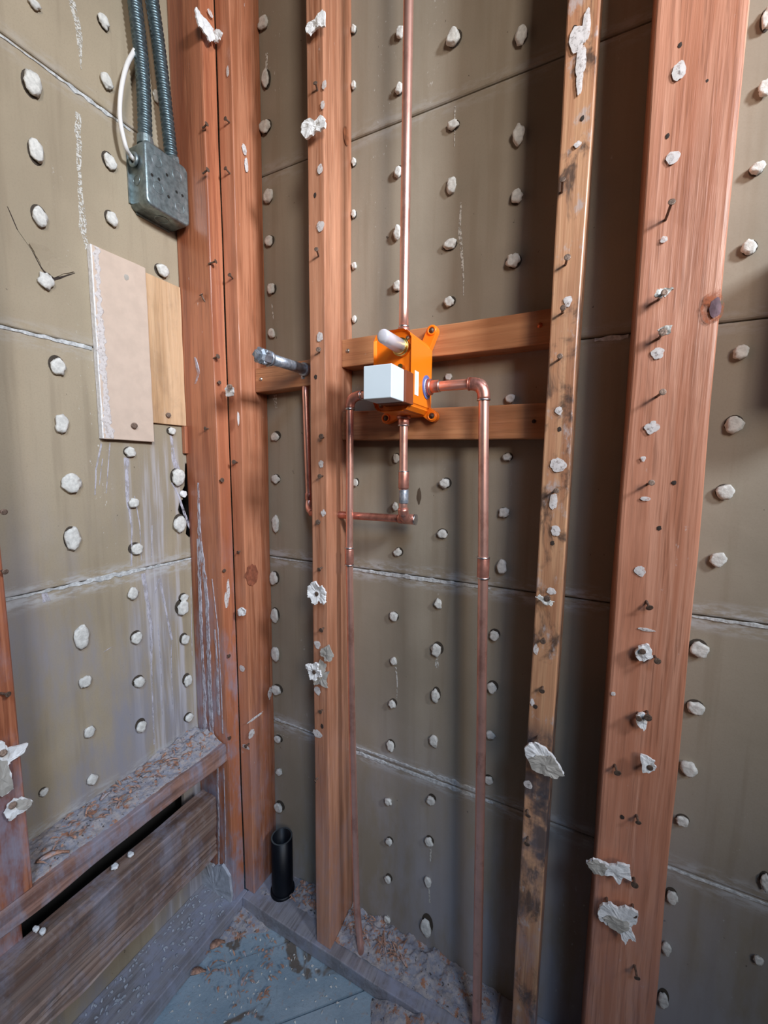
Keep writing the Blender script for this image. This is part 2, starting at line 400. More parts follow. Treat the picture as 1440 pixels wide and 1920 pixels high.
def bm_shard(p, U, V, N, outline, thick, bend=0.0, seed=0, crumple=.0022):
    """outline in metres in the U,V plane around p"""
    bm = bmesh.new(); vs = []
    pts = []
    for (a, b), (c, d) in zip(outline, outline[1:] + outline[:1]):
        for k in range(4):
            t = k / 4; x = a + (c - a) * t; y = b + (d - b) * t
            j = .0010 if k else 0
            pts.append((x + random.uniform(-j, j) * 1.4, y + random.uniform(-j, j) * 1.4))
    cx = sum(a for a, _ in pts) / len(pts); cyy = sum(b for _, b in pts) / len(pts)
    rings = []
    for lev, s in ((0, 1), (0, .62), (0, .3)):
        rings.append([bm.verts.new(Vector((cx + (x - cx) * s, cyy + (y - cyy) * s, 0))) for x, y in pts])
    cen = bm.verts.new(Vector((cx, cyy, 0))); n = len(pts)
    for a, b in zip(rings, rings[1:]):
        for k in range(n): bm.faces.new((a[k], a[(k + 1) % n], b[(k + 1) % n], b[k]))
    for k in range(n): bm.faces.new((rings[-1][k], rings[-1][(k + 1) % n], cen))
    r = bmesh.ops.extrude_face_region(bm, geom=bm.faces[:])
    for v in r['geom']:
        if isinstance(v, bmesh.types.BMVert): v.co.z += thick
    for v in bm.verts:
        x, y, z = v.co; q = Vector((x * 90 + seed, y * 90, seed))
        z += bend * (x * x + y * y) * 30 + noise.noise(q) * crumple + noise.noise(q * 2.7) * crumple * .5
        v.co = p + U * x + V * y + N * z
    bmesh.ops.recalc_face_normals(bm, faces=bm.faces)
    return bm

# ------------------------------------------------------------------ the setting
def struct(name, bm, m, smooth=False):
    return prop(obj(name, bm, m, None, smooth), kind='structure')
struct('wall_back', bm_box((-0.90, 0.752, -1.12), (0.95, 0.78, 1.45)), M_DARK)
struct('wall_left', bm_box((-0.865, -0.35, -1.12), (-0.835, 0.752, 1.45)), M_DARK)

# subfloor: boards laid diagonally, open joints between them
bm = bmesh.new()
dg = Vector((1, 1, 0)).normalized(); pn = Vector((1, -1, 0)).normalized()
c0 = -1.161 / math.sqrt(2)
for i in range(-3, 9):
    a0 = c0 + i * .1325 + .002; a1 = c0 + (i + 1) * .1325 - .002
    q = []
    for a in (a0, a1):
        for L in (-1.2, 1.3): q.append(pn * a + dg * L)
    nseg = 60
    for (za, zb) in ((ZF, ZF - .02),):
        top = []
        for k in range(nseg + 1):
            L = -1.2 + 2.5 * k / nseg
            for a in (a0, a1):
                p = pn * a + dg * L; p.z = ZF + .0015 * noise.noise(p * 9); top.append(bm.verts.new(p))
        bot = [bm.verts.new((v.co.x, v.co.y, ZF - .022)) for v in top]
        for k in range(nseg):
            a, b, c, d = top[2 * k], top[2 * k + 1], top[2 * k + 3], top[2 * k + 2]; bm.faces.new((a, b, c, d))
            a, b, c, d = bot[2 * k], bot[2 * k + 1], bot[2 * k + 3], bot[2 * k + 2]
            bm.faces.new((top[2 * k], top[2 * k + 2], d, a)); bm.faces.new((top[2 * k + 1], b, c, top[2 * k + 3]))
cl = [(0, (-0.86, 0, 0), (-1, 0, 0)), (1, (0.95, 0, 0), (1, 0, 0)), (2, (0, 0.75, 0), (0, 1, 0)), (3, (0, -0.35, 0), (0, -1, 0))]
for _, co, no in cl:
    bmesh.ops.bisect_plane(bm, geom=bm.verts[:] + bm.edges[:] + bm.faces[:], plane_co=co, plane_no=no, clear_outer=True)
bmesh.ops.recalc_face_normals(bm, faces=bm.faces)
struct('floor', bm, M_FLOOR)
struct('dark_backing_1', bm_box((-0.86, -0.35, -1.09), (0.95, 0.75, ZF - .022)), M_DARK)  # black slab added under the subfloor so its open joints read dark

# ------------------------------------------------------------------ gypsum lath courses, each board with its plaster keys
back_b, left_b = [], []
zc = [-1.035] + SEAMS + [1.415]
bl = ['dusty lowest lath board of the back wall, behind the floor debris',
      'second lath board up on the back wall, behind the long copper pipes',
      'lath board of the back wall with a scorched spot below the orange valve',
      'back wall lath board just above the orange valve, crossed by the riser',
      'back wall lath board at the photo top above the slanting joint',
      'topmost lath board of the back wall']
ll = ['lowest lath board of the left wall, seen in strips under the dusty ledge',
      'left wall lath board just above the dusty ledge, streaked bluish white',
      'left wall lath board with white runs below the pinkish gypsum offcut',
      'cracked left wall lath board behind the junction box and upper offcut',
      'left wall lath board at the photo top behind the conduits',
      'topmost lath board of the left wall']
for i in range(6):
    z0, z1 = zc[i] + .0006, zc[i + 1] - .0006
    if i == 5: continue
    bm = bm_prism([(-0.786, z0), (0.80, z0), (0.80, z1), (-0.786, z1)], 1, DB + .0095, DB, .0045)
    if i == 0:
        bm.free(); bm = bm_prism([(-0.786, z0), (0.80, z0), (0.80, z1), (-0.786, z1)], 1, DB + .0095, DB, .004)
    b = obj('gypsum_lath_board', bm, M_LATH); prop(b, bl[i], 'lath board', 'lath boards of the back wall'); back_b.append(b)
for i in range(6):
    z0, z1 = zc[i] + .0006 + .004, zc[i + 1] - .0006 + .004
    if i == 1: z0 = -.6182
    if i == 5: continue
    out = [(-0.33, z0), (0.719, z0), (0.719, z1), (-0.33, z1)]
    if i == 0: out = [(-0.33, z0), (0.719, z0), (0.719, z1), (0.570, z1), (0.566, -0.70), (0.560, -0.870), (-0.33, -0.870)]
    if i == 2: out = [(-0.33, z0), (0.719, z0), (0.719, -0.175), (0.607, -0.160), (0.6, -0.152), (0.603, -0.135), (0.592, -0.120), (0.584, -0.098), (0.588, -0.083), (0.597, -0.076), (0.594, -0.060), (0.602, -0.048), (0.606, 0.0), (0.719, 0.0), (0.719, z1), (-0.33, z1)]
    bm = bm_prism(out, 0, -W - .0095, -W, .0035 if i != 0 else .002)
    b = obj('gypsum_lath_board', bm, M_LATHL); prop(b, ll[i], 'lath board', 'lath boards of the left wall'); left_b.append(b)
def board_of(lst, z):
    k = 0
    for i, s in enumerate(SEAMS):
        if z > s: k = i + 1
    return lst[min(k, 4)]

LEFT_KEYS = [(62,10,20,16),(192,42,20,22),(57,158,30,44),(197,154,20,26),(66,285,26,42),(203,304,22,28),(291,183,12,20),(72,408,28,34),
 (207,412,20,24),(83,527,26,30),(301,508,20,22),(107,688,28,32),(113,795,24,34),(241,848,20,18),(320,808,13,13),(131,905,38,32),
 (331,895,22,30),(133,1010,26,40),(247,943,18,18),(253,1029,22,20),(334,983,20,30),(247,1112,20,22),(340,1138,20,26),(343,1120,14,14),
 (150,1193,26,42),(253,1195,20,20),(344,1198,14,18),(156,1278,22,22),(258,1278,20,18),(349,1275,14,20),(165,1371,22,22),(262,1361,18,20),
 (352,1344,14,14),(170,1460,20,18),(80,1484,16,14)]
BACK_KEYS = [(497,47,18,22),(500,150,13,34),(500,240,18,24),(506,370,16,24),(507,454,14,18),(511,543,12,18),(512,626,12,18),(518,819,14,16),
 (519,898,14,16),(519,981,12,30),(516,1083,14,22),(517,1153,14,24),(519,1225,14,26),(521,1292,16,16),(523,1384,12,12),(526,1445,10,12),(525,1511,14,16),
 (665,58,8,14),(665,163,8,14),(665,306,8,14),(665,403,8,14),(666,500,9,14),(666,600,8,12),(668,905,9,14),
 (752,65,14,20),(750,170,14,20),(748,325,14,20),(747,438,14,28),(747,538,13,18),(745,860,12,16),(743,950,11,15),(747,1035,14,15),
 (740,1155,14,16),(740,1238,12,15),(737,1318,12,14),(734,1396,14,18),(730,1500,12,12),(731,1575,11,12),(729,1646,11,13),(728,1720,12,10),
 (851,77,24,30),(851,237,20,18),(848,350,18,30),(845,460,24,19),(843,567,18,18),(842,708,13,13),(835,906,18,18),(831,1000,18,16),(823,1131,14,18),
 (820,1217,18,22),(818,1303,14,24),(815,1387,16,22),(809,1498,14,16),(806,1575,14,16),(804,1650,13,18),(800,1735,19,34),
 (978,73,22,32),(973,257,21,38),(970,371,20,25),(963,491,24,25),(957,748,18,16),(952,857,17,15),(946,961,18,18),(942,1062,18,26),(928,1190,18,17),
 (923,1287,18,18),(921,1376,16,15),(917,1460,15,14),
 (1437,40,22,40),(1432,170,26,30),(1418,320,26,22),(1402,467,28,26),(1388,662,30,26),(1375,797,34,30),(1358,922,32,26),(1345,1048,32,26),
 (1310,1215,34,28),(1302,1325,32,24),(1289,1437,32,26),(1278,1535,24,18),(1259,1678,22,26),(1249,1773,18,24),(1243,1870,20,28),(1433,1650,20,28),(1420,1795,18,16)]
ZU = Vector((0, 0, 1))
def put_keys(lst, wall):
    ax, v, N, U = WALL[wall]
    for i, (px, py, w, h) in enumerate(lst):
        p = at(px, py, ax, v)
        pl = at(px - w / 2, py, ax, v); pr = at(px + w / 2, py, ax, v); pt = at(px, py - h / 2, ax, v); pb = at(px, py + h / 2, ax, v)
        ww = abs((pr - pl).dot(U)); hh = abs(pt.z - pb.z)
        ww = min(ww, .045); hh = min(hh, .05)
        d = .0042 + .22 * min(ww, hh) * random.uniform(.6, 1.1)
        q = p - U * 0 + N * 0
        kb = bm_key(q, N, U, ww * 1.04, hh * 1.04, d, i + (50 if wall == 'left' else 0))
        if i % 3:                                        # dark disc paints the shadow crescent round the plaster at the hole edge
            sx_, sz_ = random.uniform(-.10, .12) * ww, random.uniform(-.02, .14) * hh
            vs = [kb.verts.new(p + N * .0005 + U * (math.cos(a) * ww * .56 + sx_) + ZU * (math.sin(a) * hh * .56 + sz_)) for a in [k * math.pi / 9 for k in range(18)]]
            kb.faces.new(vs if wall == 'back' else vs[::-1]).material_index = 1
        obj('plaster_key', kb, [M_KEY, M_RIM_SHADE], board_of(left_b if wall == 'left' else back_b, p.z), True)
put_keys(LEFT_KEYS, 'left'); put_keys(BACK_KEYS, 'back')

# plaster squeezed out along the joints
NB, NL = WALL['back'][2], WALL['left'][2]; ZU = Vector((0, 0, 1))
def seam(board, wall, z, a, b, wd, seed, rag=.6):
    ax, v, N, U = WALL[wall]
    p0 = (a, DB, z) if wall == 'back' else (-W, a, z); p1 = (b, DB, z) if wall == 'back' else (-W, b, z)
    obj('seam_plaster', bm_ribbon([p0, p1], N, ZU, wd, .0016, rag, seed, .004), M_SEAM, board)
seam(back_b[1], 'back', SEAMS[1] - .003, -.436, -.150, [.003, .008, .007, .003], 1)
seam(back_b[1], 'back', SEAMS[1] - .002, -.652, -.535, [.003, .003, .0005], 2)
seam(back_b[1], 'back', SEAMS[1] - .002, .125, .33, [.002, .006, .005], 3)
seam(back_b[0], 'back', SEAMS[0] - .003, -.43, -.13, [.008, .004, .009, .004], 4)
seam(back_b[0], 'back', SEAMS[0] + .010, -.43, -.15, [.0005, .006, .003, .010, .004], 14)
seam(back_b[0], 'back', SEAMS[0] - .002, .12, .30, [.002, .004, .003], 5)
seam(back_b[0], 'back', SEAMS[0] + .006, -.652, -.50, [.006, .003, .001], 15)
seam(back_b[2], 'back', SEAMS[2] - .004, -.010, .034, [.006, .008, .006], 6)
seam(left_b[1], 'left', SEAMS[1] + .0025, .255, .612, [.005, .004, .010, .005, .003], 7)
seam(left_b[2], 'left', SEAMS[2] + .001, .20, .43, [.009, .005, .008], 8, .3)
seam(left_b[3], 'left', SEAMS[3] - .002, .30, .52, [.006, .002, .008, .004], 9)

def drip(board, wall, pts, wd, seed, mat=None, name='plaster_drip', rag=.3):
    ax, v, N, U = WALL[wall]
    obj(name, bm_ribbon([at(x, y, ax, v) for x, y in pts], N, U, wd, .0007, rag, seed), mat or M_STREAK, board)
L = left_b
for s, (b, pts, wd) in enumerate([
    (2, [(194, 812), (180, 880), (178, 928)], [.004, .003, .002]),
    (2, [(206, 830), (199, 925)], [.0018, .0014]),
    (2, [(192, 860), (186, 910)], [.0014, .0010]),
    (2, [(237, 858), (239, 935), (247, 990), (246, 1060)], [.010, .007, .003, .003]),
    (2, [(252, 930), (262, 985), (265, 1050)], [.002, .002, .0015]),
    (2, [(321, 812), (325, 860), (333, 880)], [.007, .007, .016]),
    (2, [(322, 905), (335, 930), (352, 980), (362, 1000)], [.004, .005, .007, .004]),
    (2, [(285, 985), (284, 1045)], [.002, .002]),
    (1, [(268, 1075), (274, 1110), (283, 1170), (284, 1260), (289, 1395)], [.010, .008, .004, .003, .003]),
    (1, [(297, 1085), (291, 1112)], [.005, .003]),
    (1, [(300, 1085), (310, 1140), (322, 1200)], [.006, .004, .006]),
    (1, [(296, 1170), (302, 1250), (304, 1340)], [.0015, .0013, .001]),
    (1, [(320, 1190), (322, 1270), (324, 1330)], [.002, .002, .001]),
    (1, [(358, 1100), (360, 1230)], [.0014, .001]),
    (1, [(82, 1108), (88, 1128)], [.008, .012]),
    (1, [(195, 1222), (209, 1213)], [.002, .005]),
    (3, [(135, 0), (148, 60), (152, 130)], [.012, .010, .001]),
    (3, [(146, 212), (148, 300), (150, 345), (156, 430), (165, 470)], [.010, .009, .006, .012, .009])]):
    if b == 3 and pts[0][1] == 0: b = 4
    drip(L[b], 'left', pts, wd, s, M_CHALK if b >= 3 else None)
B = back_b
for s, (b, pts, wd) in enumerate([
    (3, [(853, 200), (852, 275)], [.003, .0012]),
    (3, [(864, 380), (862, 430), (869, 520), (869, 555)], [.003, .006, .004, .001]),
    (1, [(742, 1250), (745, 1280), (744, 1310)], [.004, .003, .001]),
    (1, [(819, 1225), (819, 1252)], [.004, .009]),
    (0, [(807, 1590), (807, 1618)], [.004, .003]),
    (0, [(804, 1662), (806, 1692)], [.004, .003]),
    (4, [(500, 100), (499, 165)], [.006, .004]),
    (3, [(510, 570), (513, 600)], [.003, .002]),
    (2, [(515, 740), (518, 765)], [.012, .006]),
    (0, [(520, 1375), (545, 1385)], [.01, .004])]):
    drip(B[b], 'back', pts, wd, s + 40, M_CHALK)
# the crack in the left lath board
crack = [at(x, y, 0, -W) for x, y in [(14, 388), (33, 432), (60, 470), (80, 508), (100, 524), (140, 512)]]
obj('paper_crack', bm_ribbon(crack, NL, Vector((0, .6, -.8)).normalized(), [.002, .005, .004, .006, .004, .0005], .0008, .5, 3), M_HOLE, left_b[3])
obj('torn_paper_flap', bm_shard(at(98, 492, 0, -W), Vector((0, 1, 0)), ZU, NL, [((at(a, b, 0, -W) - at(98, 492, 0, -W)).y, (at(a, b, 0, -W) - at(98, 492, 0, -W)).z) for a, b in [(52, 456), (66, 480), (82, 508), (100, 521), (138, 509), (118, 488), (84, 462)]], .0006, .10, 3, .0006), M_LATHL, left_b[3])
obj('scorch_mark', bm_flat(at(786, 930, 1, DB), NB, Vector((1, 0, 0)), .009, .030, 2.2, .0004), simple('scorched_paper', (0.075, 0.05, 0.03), .9), back_b[2])

# ------------------------------------------------------------------ studs
def stud(label, mat, bot, top, y0, y1, z0=ZP, z1=1.40, seed=0, wane=.0016):
    """bot/top = (x left, x right) of the stud at z -1.01 and 1.2"""
    bm = bm_box((0, y0, z0), (1, y1, z1), 0)
    bm.free()
    bm = bm_box((-.02, y0, z0), (.02, y1, z1), .0022, (1, 1, 40))
    for v in bm.verts:
        s = (v.co.x + .02) / .04; t = (v.co.z + 1.01) / 2.21
        a = bot[0] + (top[0] - bot[0]) * t; b = bot[1] + (top[1] - bot[1]) * t
        v.co.x = a + (b - a) * s
        q = Vector((s * 3 + seed, v.co.y * 20, v.co.z * 5))
        v.co.x += noise.noise(q) * wane; v.co.y += noise.noise(q + Vector((9, 2, 5))) * wane * .7
    o = obj('wall_stud', bm, mat); prop(o, label, 'wall stud'); return o
S_P = stud('reddish corner stud on the left wall, broad face streaked white, touching the metal box', M_STUD_P, (-W, -.6860), (-W, -.6955), .6065, .640, seed=1)
S_Q = stud('reddish stud right of the corner gap, behind the galvanised pipe stub', M_STUD_Q, (-.6860, -.6560), (-.6955, -.6565), .6405, DB, seed=2)
S_A = stud('reddish stud just left of the orange valve, holding two ragged white plaster rosettes', M_STUD_A, (-.4684, -.4330), (-.4723, -.4390), DF, DB, seed=3)
S_B = stud('narrow weathered stud right of the copper pipes, stained dark near its foot', M_STUD_B, (-.0687, -.0333), (-.0619, -.0238), DF, DB, seed=4)
S_C = stud('widest stud, pinkish orange, at the right of the photo, studded with bent nails', M_STUD_C, (.0382, .1253), (.0334, .1188), DF, DB, seed=5, wane=.0022)
S_R = stud('stud cut off by the left edge of the photo, standing on the dusty ledge', M_STUD_P, (-W, -.694), (-W, -.694), .212, .2515, z0=-.617, seed=6)
prop(obj('cripple_stud', bm_box((-W, .21, ZP), (-.735, .248, -.656), .002), M_STUD_P), 'short dark stud under the left end of the dusty ledge', 'wall stud')

# ledge, splintered board and sole plates
def rough(lo, hi, cuts, amp, freq, seed, fn=None, bev=.002):
    bm = bm_box(lo, hi, bev, cuts, amp, freq, seed)
    if fn:
        for v in bm.verts: fn(v.co)
    return bm
ledge = obj('window_ledge', rough((-W + .0005, -.33, -.656), (-.692, .6055, -.6185), (8, 90, 5), .004, (60, 12, 60), 1), M_LEDGE)
prop(ledge, 'dusty horizontal wood ledge between the left wall studs, heaped with debris', 'ledge')
def spl(c):
    if c.x > -.72:
        g = max(0, min(1, (-.785 - c.z) / .03))
        c.x += g * (.006 * noise.noise(Vector((c.z * 260, c.y * 7, 2))) - .004) + .002 * noise.noise(Vector((c.z * 90, c.y * 6, 7)))
        if c.z < -.85: c.z += .008 * noise.noise(Vector((c.y * 18, 1, 1)))
    if c.z > -.735: c.z += .004 * noise.noise(Vector((c.x * 80, c.y * 10, 4)))
brd = obj('splintered_board', rough((-.736, -.33, -.862), (-.694, .5745, -.7215), (3, 110, 34), .0012, (40, 10, 120), 2, spl), M_ROT)
prop(brd, 'splintered wide board on edge below the dusty ledge at the lower left', 'board')
prop(obj('sole_plate', rough((-W + .0005, -.33, ZF + .0005), (-.6765, .6405, ZP), (6, 70, 3), .0015, (40, 14, 40), 3), M_SOLE), 'dust-covered sole plate along the foot of the left wall', 'sole plate', 'sole plates')
prop(obj('sole_plate', rough((-.6760, .6215, ZF + .0005), (.80, DB - .0005, ZP), (110, 6, 3), .0015, (14, 40, 40), 4), M_SOLE), 'sole plate along the foot of the back wall, under the studs', 'sole plate', 'sole plates')

# blocking between the studs
def block(label, x0, x1, zl, zr, h, y0=.681, seed=0):
    bm = bm_box((x0, y0, 0), (x1, DB - .0005, h), .0018, (24, 1, 1))
    for v in bm.verts:
        t = (v.co.x - x0) / (x1 - x0); v.co.z += zl + (zr - zl) * t + .0008 * noise.noise(Vector((v.co.x * 20 + seed, v.co.y * 30, 1)))
    o = obj('blocking', bm, M_BLOCK); prop(o, label, 'blocking'); return o
K_Q = block('short wood block behind the galvanised pipe stub', -.6555, -.4725, .1530, .1590, .050, .683, 1)
K_U = block('upper wood cross block behind the top of the orange valve', -.4365, -.0655, .1845, .1845, .0500, .681, 2)
K_L = block('lower wood cross block under the orange valve', -.4360, -.0665, .0490, .0440, .0535, .681, 3)
def screw(par, p, N, r=.0045, mat=M_SCREW, name='screw'):
    bm = bmesh.new(); p = Vector(p)
    add_tube(bm, [p - N * .002, p + N * .0006, p + N * .0012, p + N * .0003, p + N * .0001], [r, r, r * .85, r * .45, r * .1], 16)
    obj(name, bm, mat, par, True)
screw(K_U, at(652, 658, 1, .681), NB, .0042); screw(K_Q, at(489, 711, 1, .683), NB, .0038)
screw(K_U, at(1012, 610, 1, .681), NB, .0040, simple('orange_screw', (.6, .16, .05), .4, .5)); screw(K_L, at(1001, 790, 1, .681), NB, .003, M_HOLE, 'screw_hole')

# nails, plaster spots on studs
def nails(st, ax, v, lst, N):
    for k, (x, y, Ln, dx, dz) in enumerate(lst):
        if Ln == 0:
            p = at(x, y, ax, v); s = scale_at(p)
            obj('nail_hole', bm_flat(p, N, Vector((1, 0, 0)) if ax == 1 else Vector((0, 1, 0)), s * 7, s * 9, k + .5, .0004), M_HOLE, st); continue
        h = at(x, y, ax, v + (-Ln if ax == 1 else Ln))
        b = h - N * (Ln + .004) + Vector((dx if ax == 1 else 0, dx if ax == 0 else 0, dz))
        obj('nail', bm_nail(h, b, random.uniform(.0036, .0048), .0016, None if k % 3 else (random.uniform(-.002, .002), 0, random.uniform(-.002, .002))), M_NAIL, st)
nails(S_C, 1, DF, [(1275,85,0,0,0),(1252,255,0,0,0),(1260,378,.024,-.003,-.008),(1246,548,.020,-.004,-.002),(1243,622,.018,-.002,-.003),(1243,735,.022,-.004,-.002),
  (1222,905,.016,-.004,-.003),(1236,990,0,0,0),(1218,1140,.010,-.004,.008),(1205,1222,.014,0,0),(1233,1240,.016,-.002,0),(1198,1348,.016,0,0),(1215,1346,.016,0,0),
  (1219,1440,.014,0,0),(1158,1450,.012,-.004,.004),(1167,1532,0,0,0),(1197,1543,.010,-.002,.004),(1190,1660,.012,0,0),(1139,1700,.014,0,0),(1188,1716,.016,0,0),(1195,1835,.014,-.003,.004),(1326,152,0,0,0),(1264,905,0,0,0)], NB)
nails(S_B, 1, DF, [(1092,222,0,0,0),(1055,336,.018,-.002,-.006),(1064,482,.016,-.004,-.003),(1056,577,.016,0,0),(1050,668,.016,-.002,0),(1049,805,0,0,0),(1043,920,.016,-.003,-.001),
  (1036,1018,0,0,0),(1026,1122,.014,0,0),(1018,1203,.014,0,0),(1016,1296,.010,0,.003),(1006,1392,.016,0,0),(990,1530,.008,0,.004),(988,1583,.012,0,.003),(1004,1325,0,0,0),(1078,52,0,0,0)], NB)
nails(S_A, 1, DF, [(591,155,.010,-.004,-.005),(591,366,0,0,0),(593,467,.016,-.008,-.004),(597,655,.010,-.006,-.003),(592,707,0,0,0),(602,818,.012,-.004,-.002),(599,893,.014,-.003,0),
  (596,979,.010,-.004,0),(598,1068,.008,.002,.004),(602,1182,.008,0,.003),(600,1335,.008,0,0),(604,1362,0,0,0),(590,1465,.008,.004,.004)], NB)
nails(S_Q, 1, .6405, [(422,222,.010,0,0),(422,315,.012,0,-.004),(430,515,.012,-.004,-.003),(438,866,.012,-.004,-.002),(446,1036,.006,0,.003),(460,1400,.012,0,0)], NB)
nails(S_P, 0, -.690, [(388,232,.008,0,-.003),(390,318,.010,0,-.003),(405,490,.012,-.004,-.003),(409,668,.010,0,-.003),(412,717,.006,0,0),(417,900,.008,0,-.002),(421,1070,.006,0,0),(430,1230,.008,0,0),(431,1384,.006,0,0)], Vector((1, 0, 0)))
nails(S_P, 1, .6065, [(377,552,.006,.006,-.018),(384,803,.008,0,0)], NB)
nails(S_R, 0, -.694, [(8,960,.010,0,0),(10,1072,.010,0,0),(16,1302,.016,-.006,0)], Vector((1, 0, 0)))
def spots(st, ax, v, lst, N, mat=M_SPOT, name='plaster_spot'):
    U = Vector((1, 0, 0)) if ax == 1 else Vector((0, 1, 0))
    for k, (x, y, w, h) in enumerate(lst):
        p = at(x, y, ax, v); wl = abs((at(x + w / 2, y, ax, v) - at(x - w / 2, y, ax, v)).dot(U)); hl = abs(at(x, y + h / 2, ax, v).z - at(x, y - h / 2, ax, v).z)
        obj(name, bm_flat(p + N * .0008, N, U, wl, hl, k * 1.3 + v, .0007), mat, st)
spots(S_C, 1, DF, [(1273,135,30,34),(1262,297,26,24),(1245,450,14,12),(1233,663,24,22),(1222,802,28,24),(1206,860,10,10),(1200,1070,22,20),(1212,1180,30,6),(1150,1300,8,8),(1210,935,22,7)], NB)
spots(S_B, 1, DF, [(1100,50,18,60),(1083,75,30,50),(1090,115,20,60),(1087,155,12,50),(1083,272,14,12),(1065,565,16,20),(1048,770,14,16),(1047,872,28,26),(1038,940,14,30),(1042,995,20,18),(1034,1108,16,14),(1005,1216,10,20),(998,1316,8,14),(990,1470,16,14)], NB)
spots(S_A, 1, DF, [(601,318,12,18),(602,425,14,20),(601,632,12,18),(603,870,9,14),(607,962,9,13),(596,1208,12,15),(596,1294,12,16),(596,1375,16,14),(609,160,8,16),(606,198,9,14)], NB)
spots(S_Q, 1, .6405, [(428,135,6,20),(455,1253,10,12),(462,1400,14,8)], NB)
spots(S_Q, 0, -.6555, [(457,280,9,20),(461,310,8,26),(446,785,4,26),(471,1375,12,16),(478,1345,30,5),(505,1300,8,22)], Vector((1, 0, 0)))
spots(S_P, 0, -.690, [(393,25,10,12),(427,1105,7,36),(424,1125,8,30)], Vector((1, 0, 0)))
spots(S_C, 1, DF, [(1336,576,50,62)], NB, film_mat('knot_halo', (0.42, 0.13, 0.06), 60, .38, .62), 'knot')
spots(S_C, 1, DF - .0006, [(1341,578,26,36)], NB, simple('knot_wood', (0.17, 0.09, 0.11), .5, 0, .4, 90), 'knot')
spots(S_A, 0, -.4365, [(648,255,10,34)], Vector((1, 0, 0)), simple('knot_wood_a', (0.36, 0.13, 0.06), .5, 0, .3, 90), 'knot')
spots(S_Q, 0, -.6555, [(471,1077,24,42)], Vector((1, 0, 0)), simple('knot_wood_q', (0.27, 0.085, 0.045), .5, 0, .3, 120), 'knot')
# white runs down the broad face of the corner stud
for s, (pts, wd) in enumerate([
    ([(372, 905), (374, 1000), (388, 1120), (394, 1300), (398, 1390)], [.004, .012, .010, .012, .014]),
    ([(372, 1010), (378, 1200), (384, 1300), (384, 1370)], [.009, .010, .008, .012]),
    ([(398, 1085), (409, 1180), (415, 1290), (418, 1375)], [.0015, .002, .002, .003]),
    ([(403, 1180), (408, 1250), (410, 1340)], [.003, .006, .010]),
    ([(408, 1435), (410, 1540), (411, 1650)], [.005, .005, .005]),
    ([(420, 1440), (423, 1560), (424, 1650)], [.0018, .0018, .0018]),
    ([(366, 670), (373, 700), (366, 720)], [.004, .010, .004])]):
    obj('whitewash_run', bm_ribbon([at(x, y, 1, .6065) + NB * .0006 for x, y in pts], NB, Vector((1, 0, 0)), wd, .0006, .35, s + 80), M_STREAK, S_P)

# ------------------------------------------------------------------ torn plasterboard scraps hanging on nails
def shard_px(ax, v, poly, name, label, mat_a, paper=None, thick=.003, lift=.010, seed=0, cat='scrap', tilt=0.0, group=None):
    """scrap whose outline was surveyed on plane ax=v; lifted off the stud by the nails"""
    N = NB if ax == 1 else NL; U = Vector((1, 0, 0)) if ax == 1 else Vector((0, 1, 0)); vv = v - lift if ax == 1 else v + lift
    P = [at(x, y, ax, vv) for x, y in poly]; c = sum(P, Vector()) / len(P)
    out = [((q - c).dot(U), (q - c).z) for q in P]
    V = (ZU + N * tilt).normalized()
    o = obj(name, bm_shard(c, U, V, N, out, thick, 0, seed), mat_a); prop(o, label, cat, group)
    if paper:
        P2 = [at(x, y, ax, vv) for x, y in paper]; out2 = [((q - c).dot(U), (q - c).z) for q in P2]
        obj('paper_face', bm_shard(c + N * (thick + .0006), U, V, N, out2, .0010, 0, seed, .0022), M_GREYP, o)
    return o
def rosette(ax, v, cx, cy, R, label, lift=.010, seed=0, rag=.3, sq=1.0):
    N = NB if ax == 1 else NL; U = Vector((1, 0, 0)) if ax == 1 else Vector((0, 1, 0)); vv = v - lift if ax == 1 else v + lift
    c = at(cx, cy, ax, vv); s = scale_at(c); out = []
    n = 20
    for k in range(n):
        a = 2 * math.pi * (k + random.uniform(-.4, .4)) / n; r = R * s * (1 + .32 * noise.noise(Vector((math.cos(a) * 1.8 + seed * 3, math.sin(a) * 1.8, seed))) + random.choice((0, 0, -.28, .12, .16))); out.append((math.cos(a) * r * sq, math.sin(a) * r))
    o = obj('plaster_rosette', bm_shard(c, U, ZU, N, out, .004, .25, seed, .003), M_WHITE)
    prop(o, label, 'plaster scrap')
    obj('nail_head', bm_nail(c + N * .006, c - N * (lift - .001), .0042, .0016), M_NAIL, o)
    return o
rosette(1, DF, 597, 1112, 19, 'ragged white plaster rosette round a nail, upper of two on one stud', .012, 1)
o = rosette(1, DF, 592, 1258, 16, 'white plaster rosette round a nail with grey paper behind it, lower one on that stud', .012, 2)
o2 = shard_px(1, DF, [(600, 1236), (612, 1245), (608, 1262), (619, 1258), (612, 1275), (615, 1290), (600, 1283), (590, 1285), (588, 1272)], 'torn_paper', 'x', M_GREYP, thick=.001, lift=.008, seed=3)
prop(o2, 'grey ragged torn paper behind the lower plaster rosette', 'paper scrap')
shard_px(1, DF, [(600, 1228), (603, 1216), (617, 1208), (625, 1228), (620, 1240), (610, 1240), (607, 1232)], 'plaster_scrap', 'curled grey and white plaster scrap just above the lower rosette', M_GREYP, None, .0015, .013, 4, 'plaster scrap')
shard_px(1, DF, [(567, 243), (573, 228), (584, 224), (592, 230), (603, 218), (611, 224), (611, 242), (596, 248), (588, 256), (574, 262), (567, 252)], 'plaster_scrap', 'white plaster scrap nailed near the top of the stud left of the valve', M_WHITE, None, .004, .010, 5, 'plaster scrap')
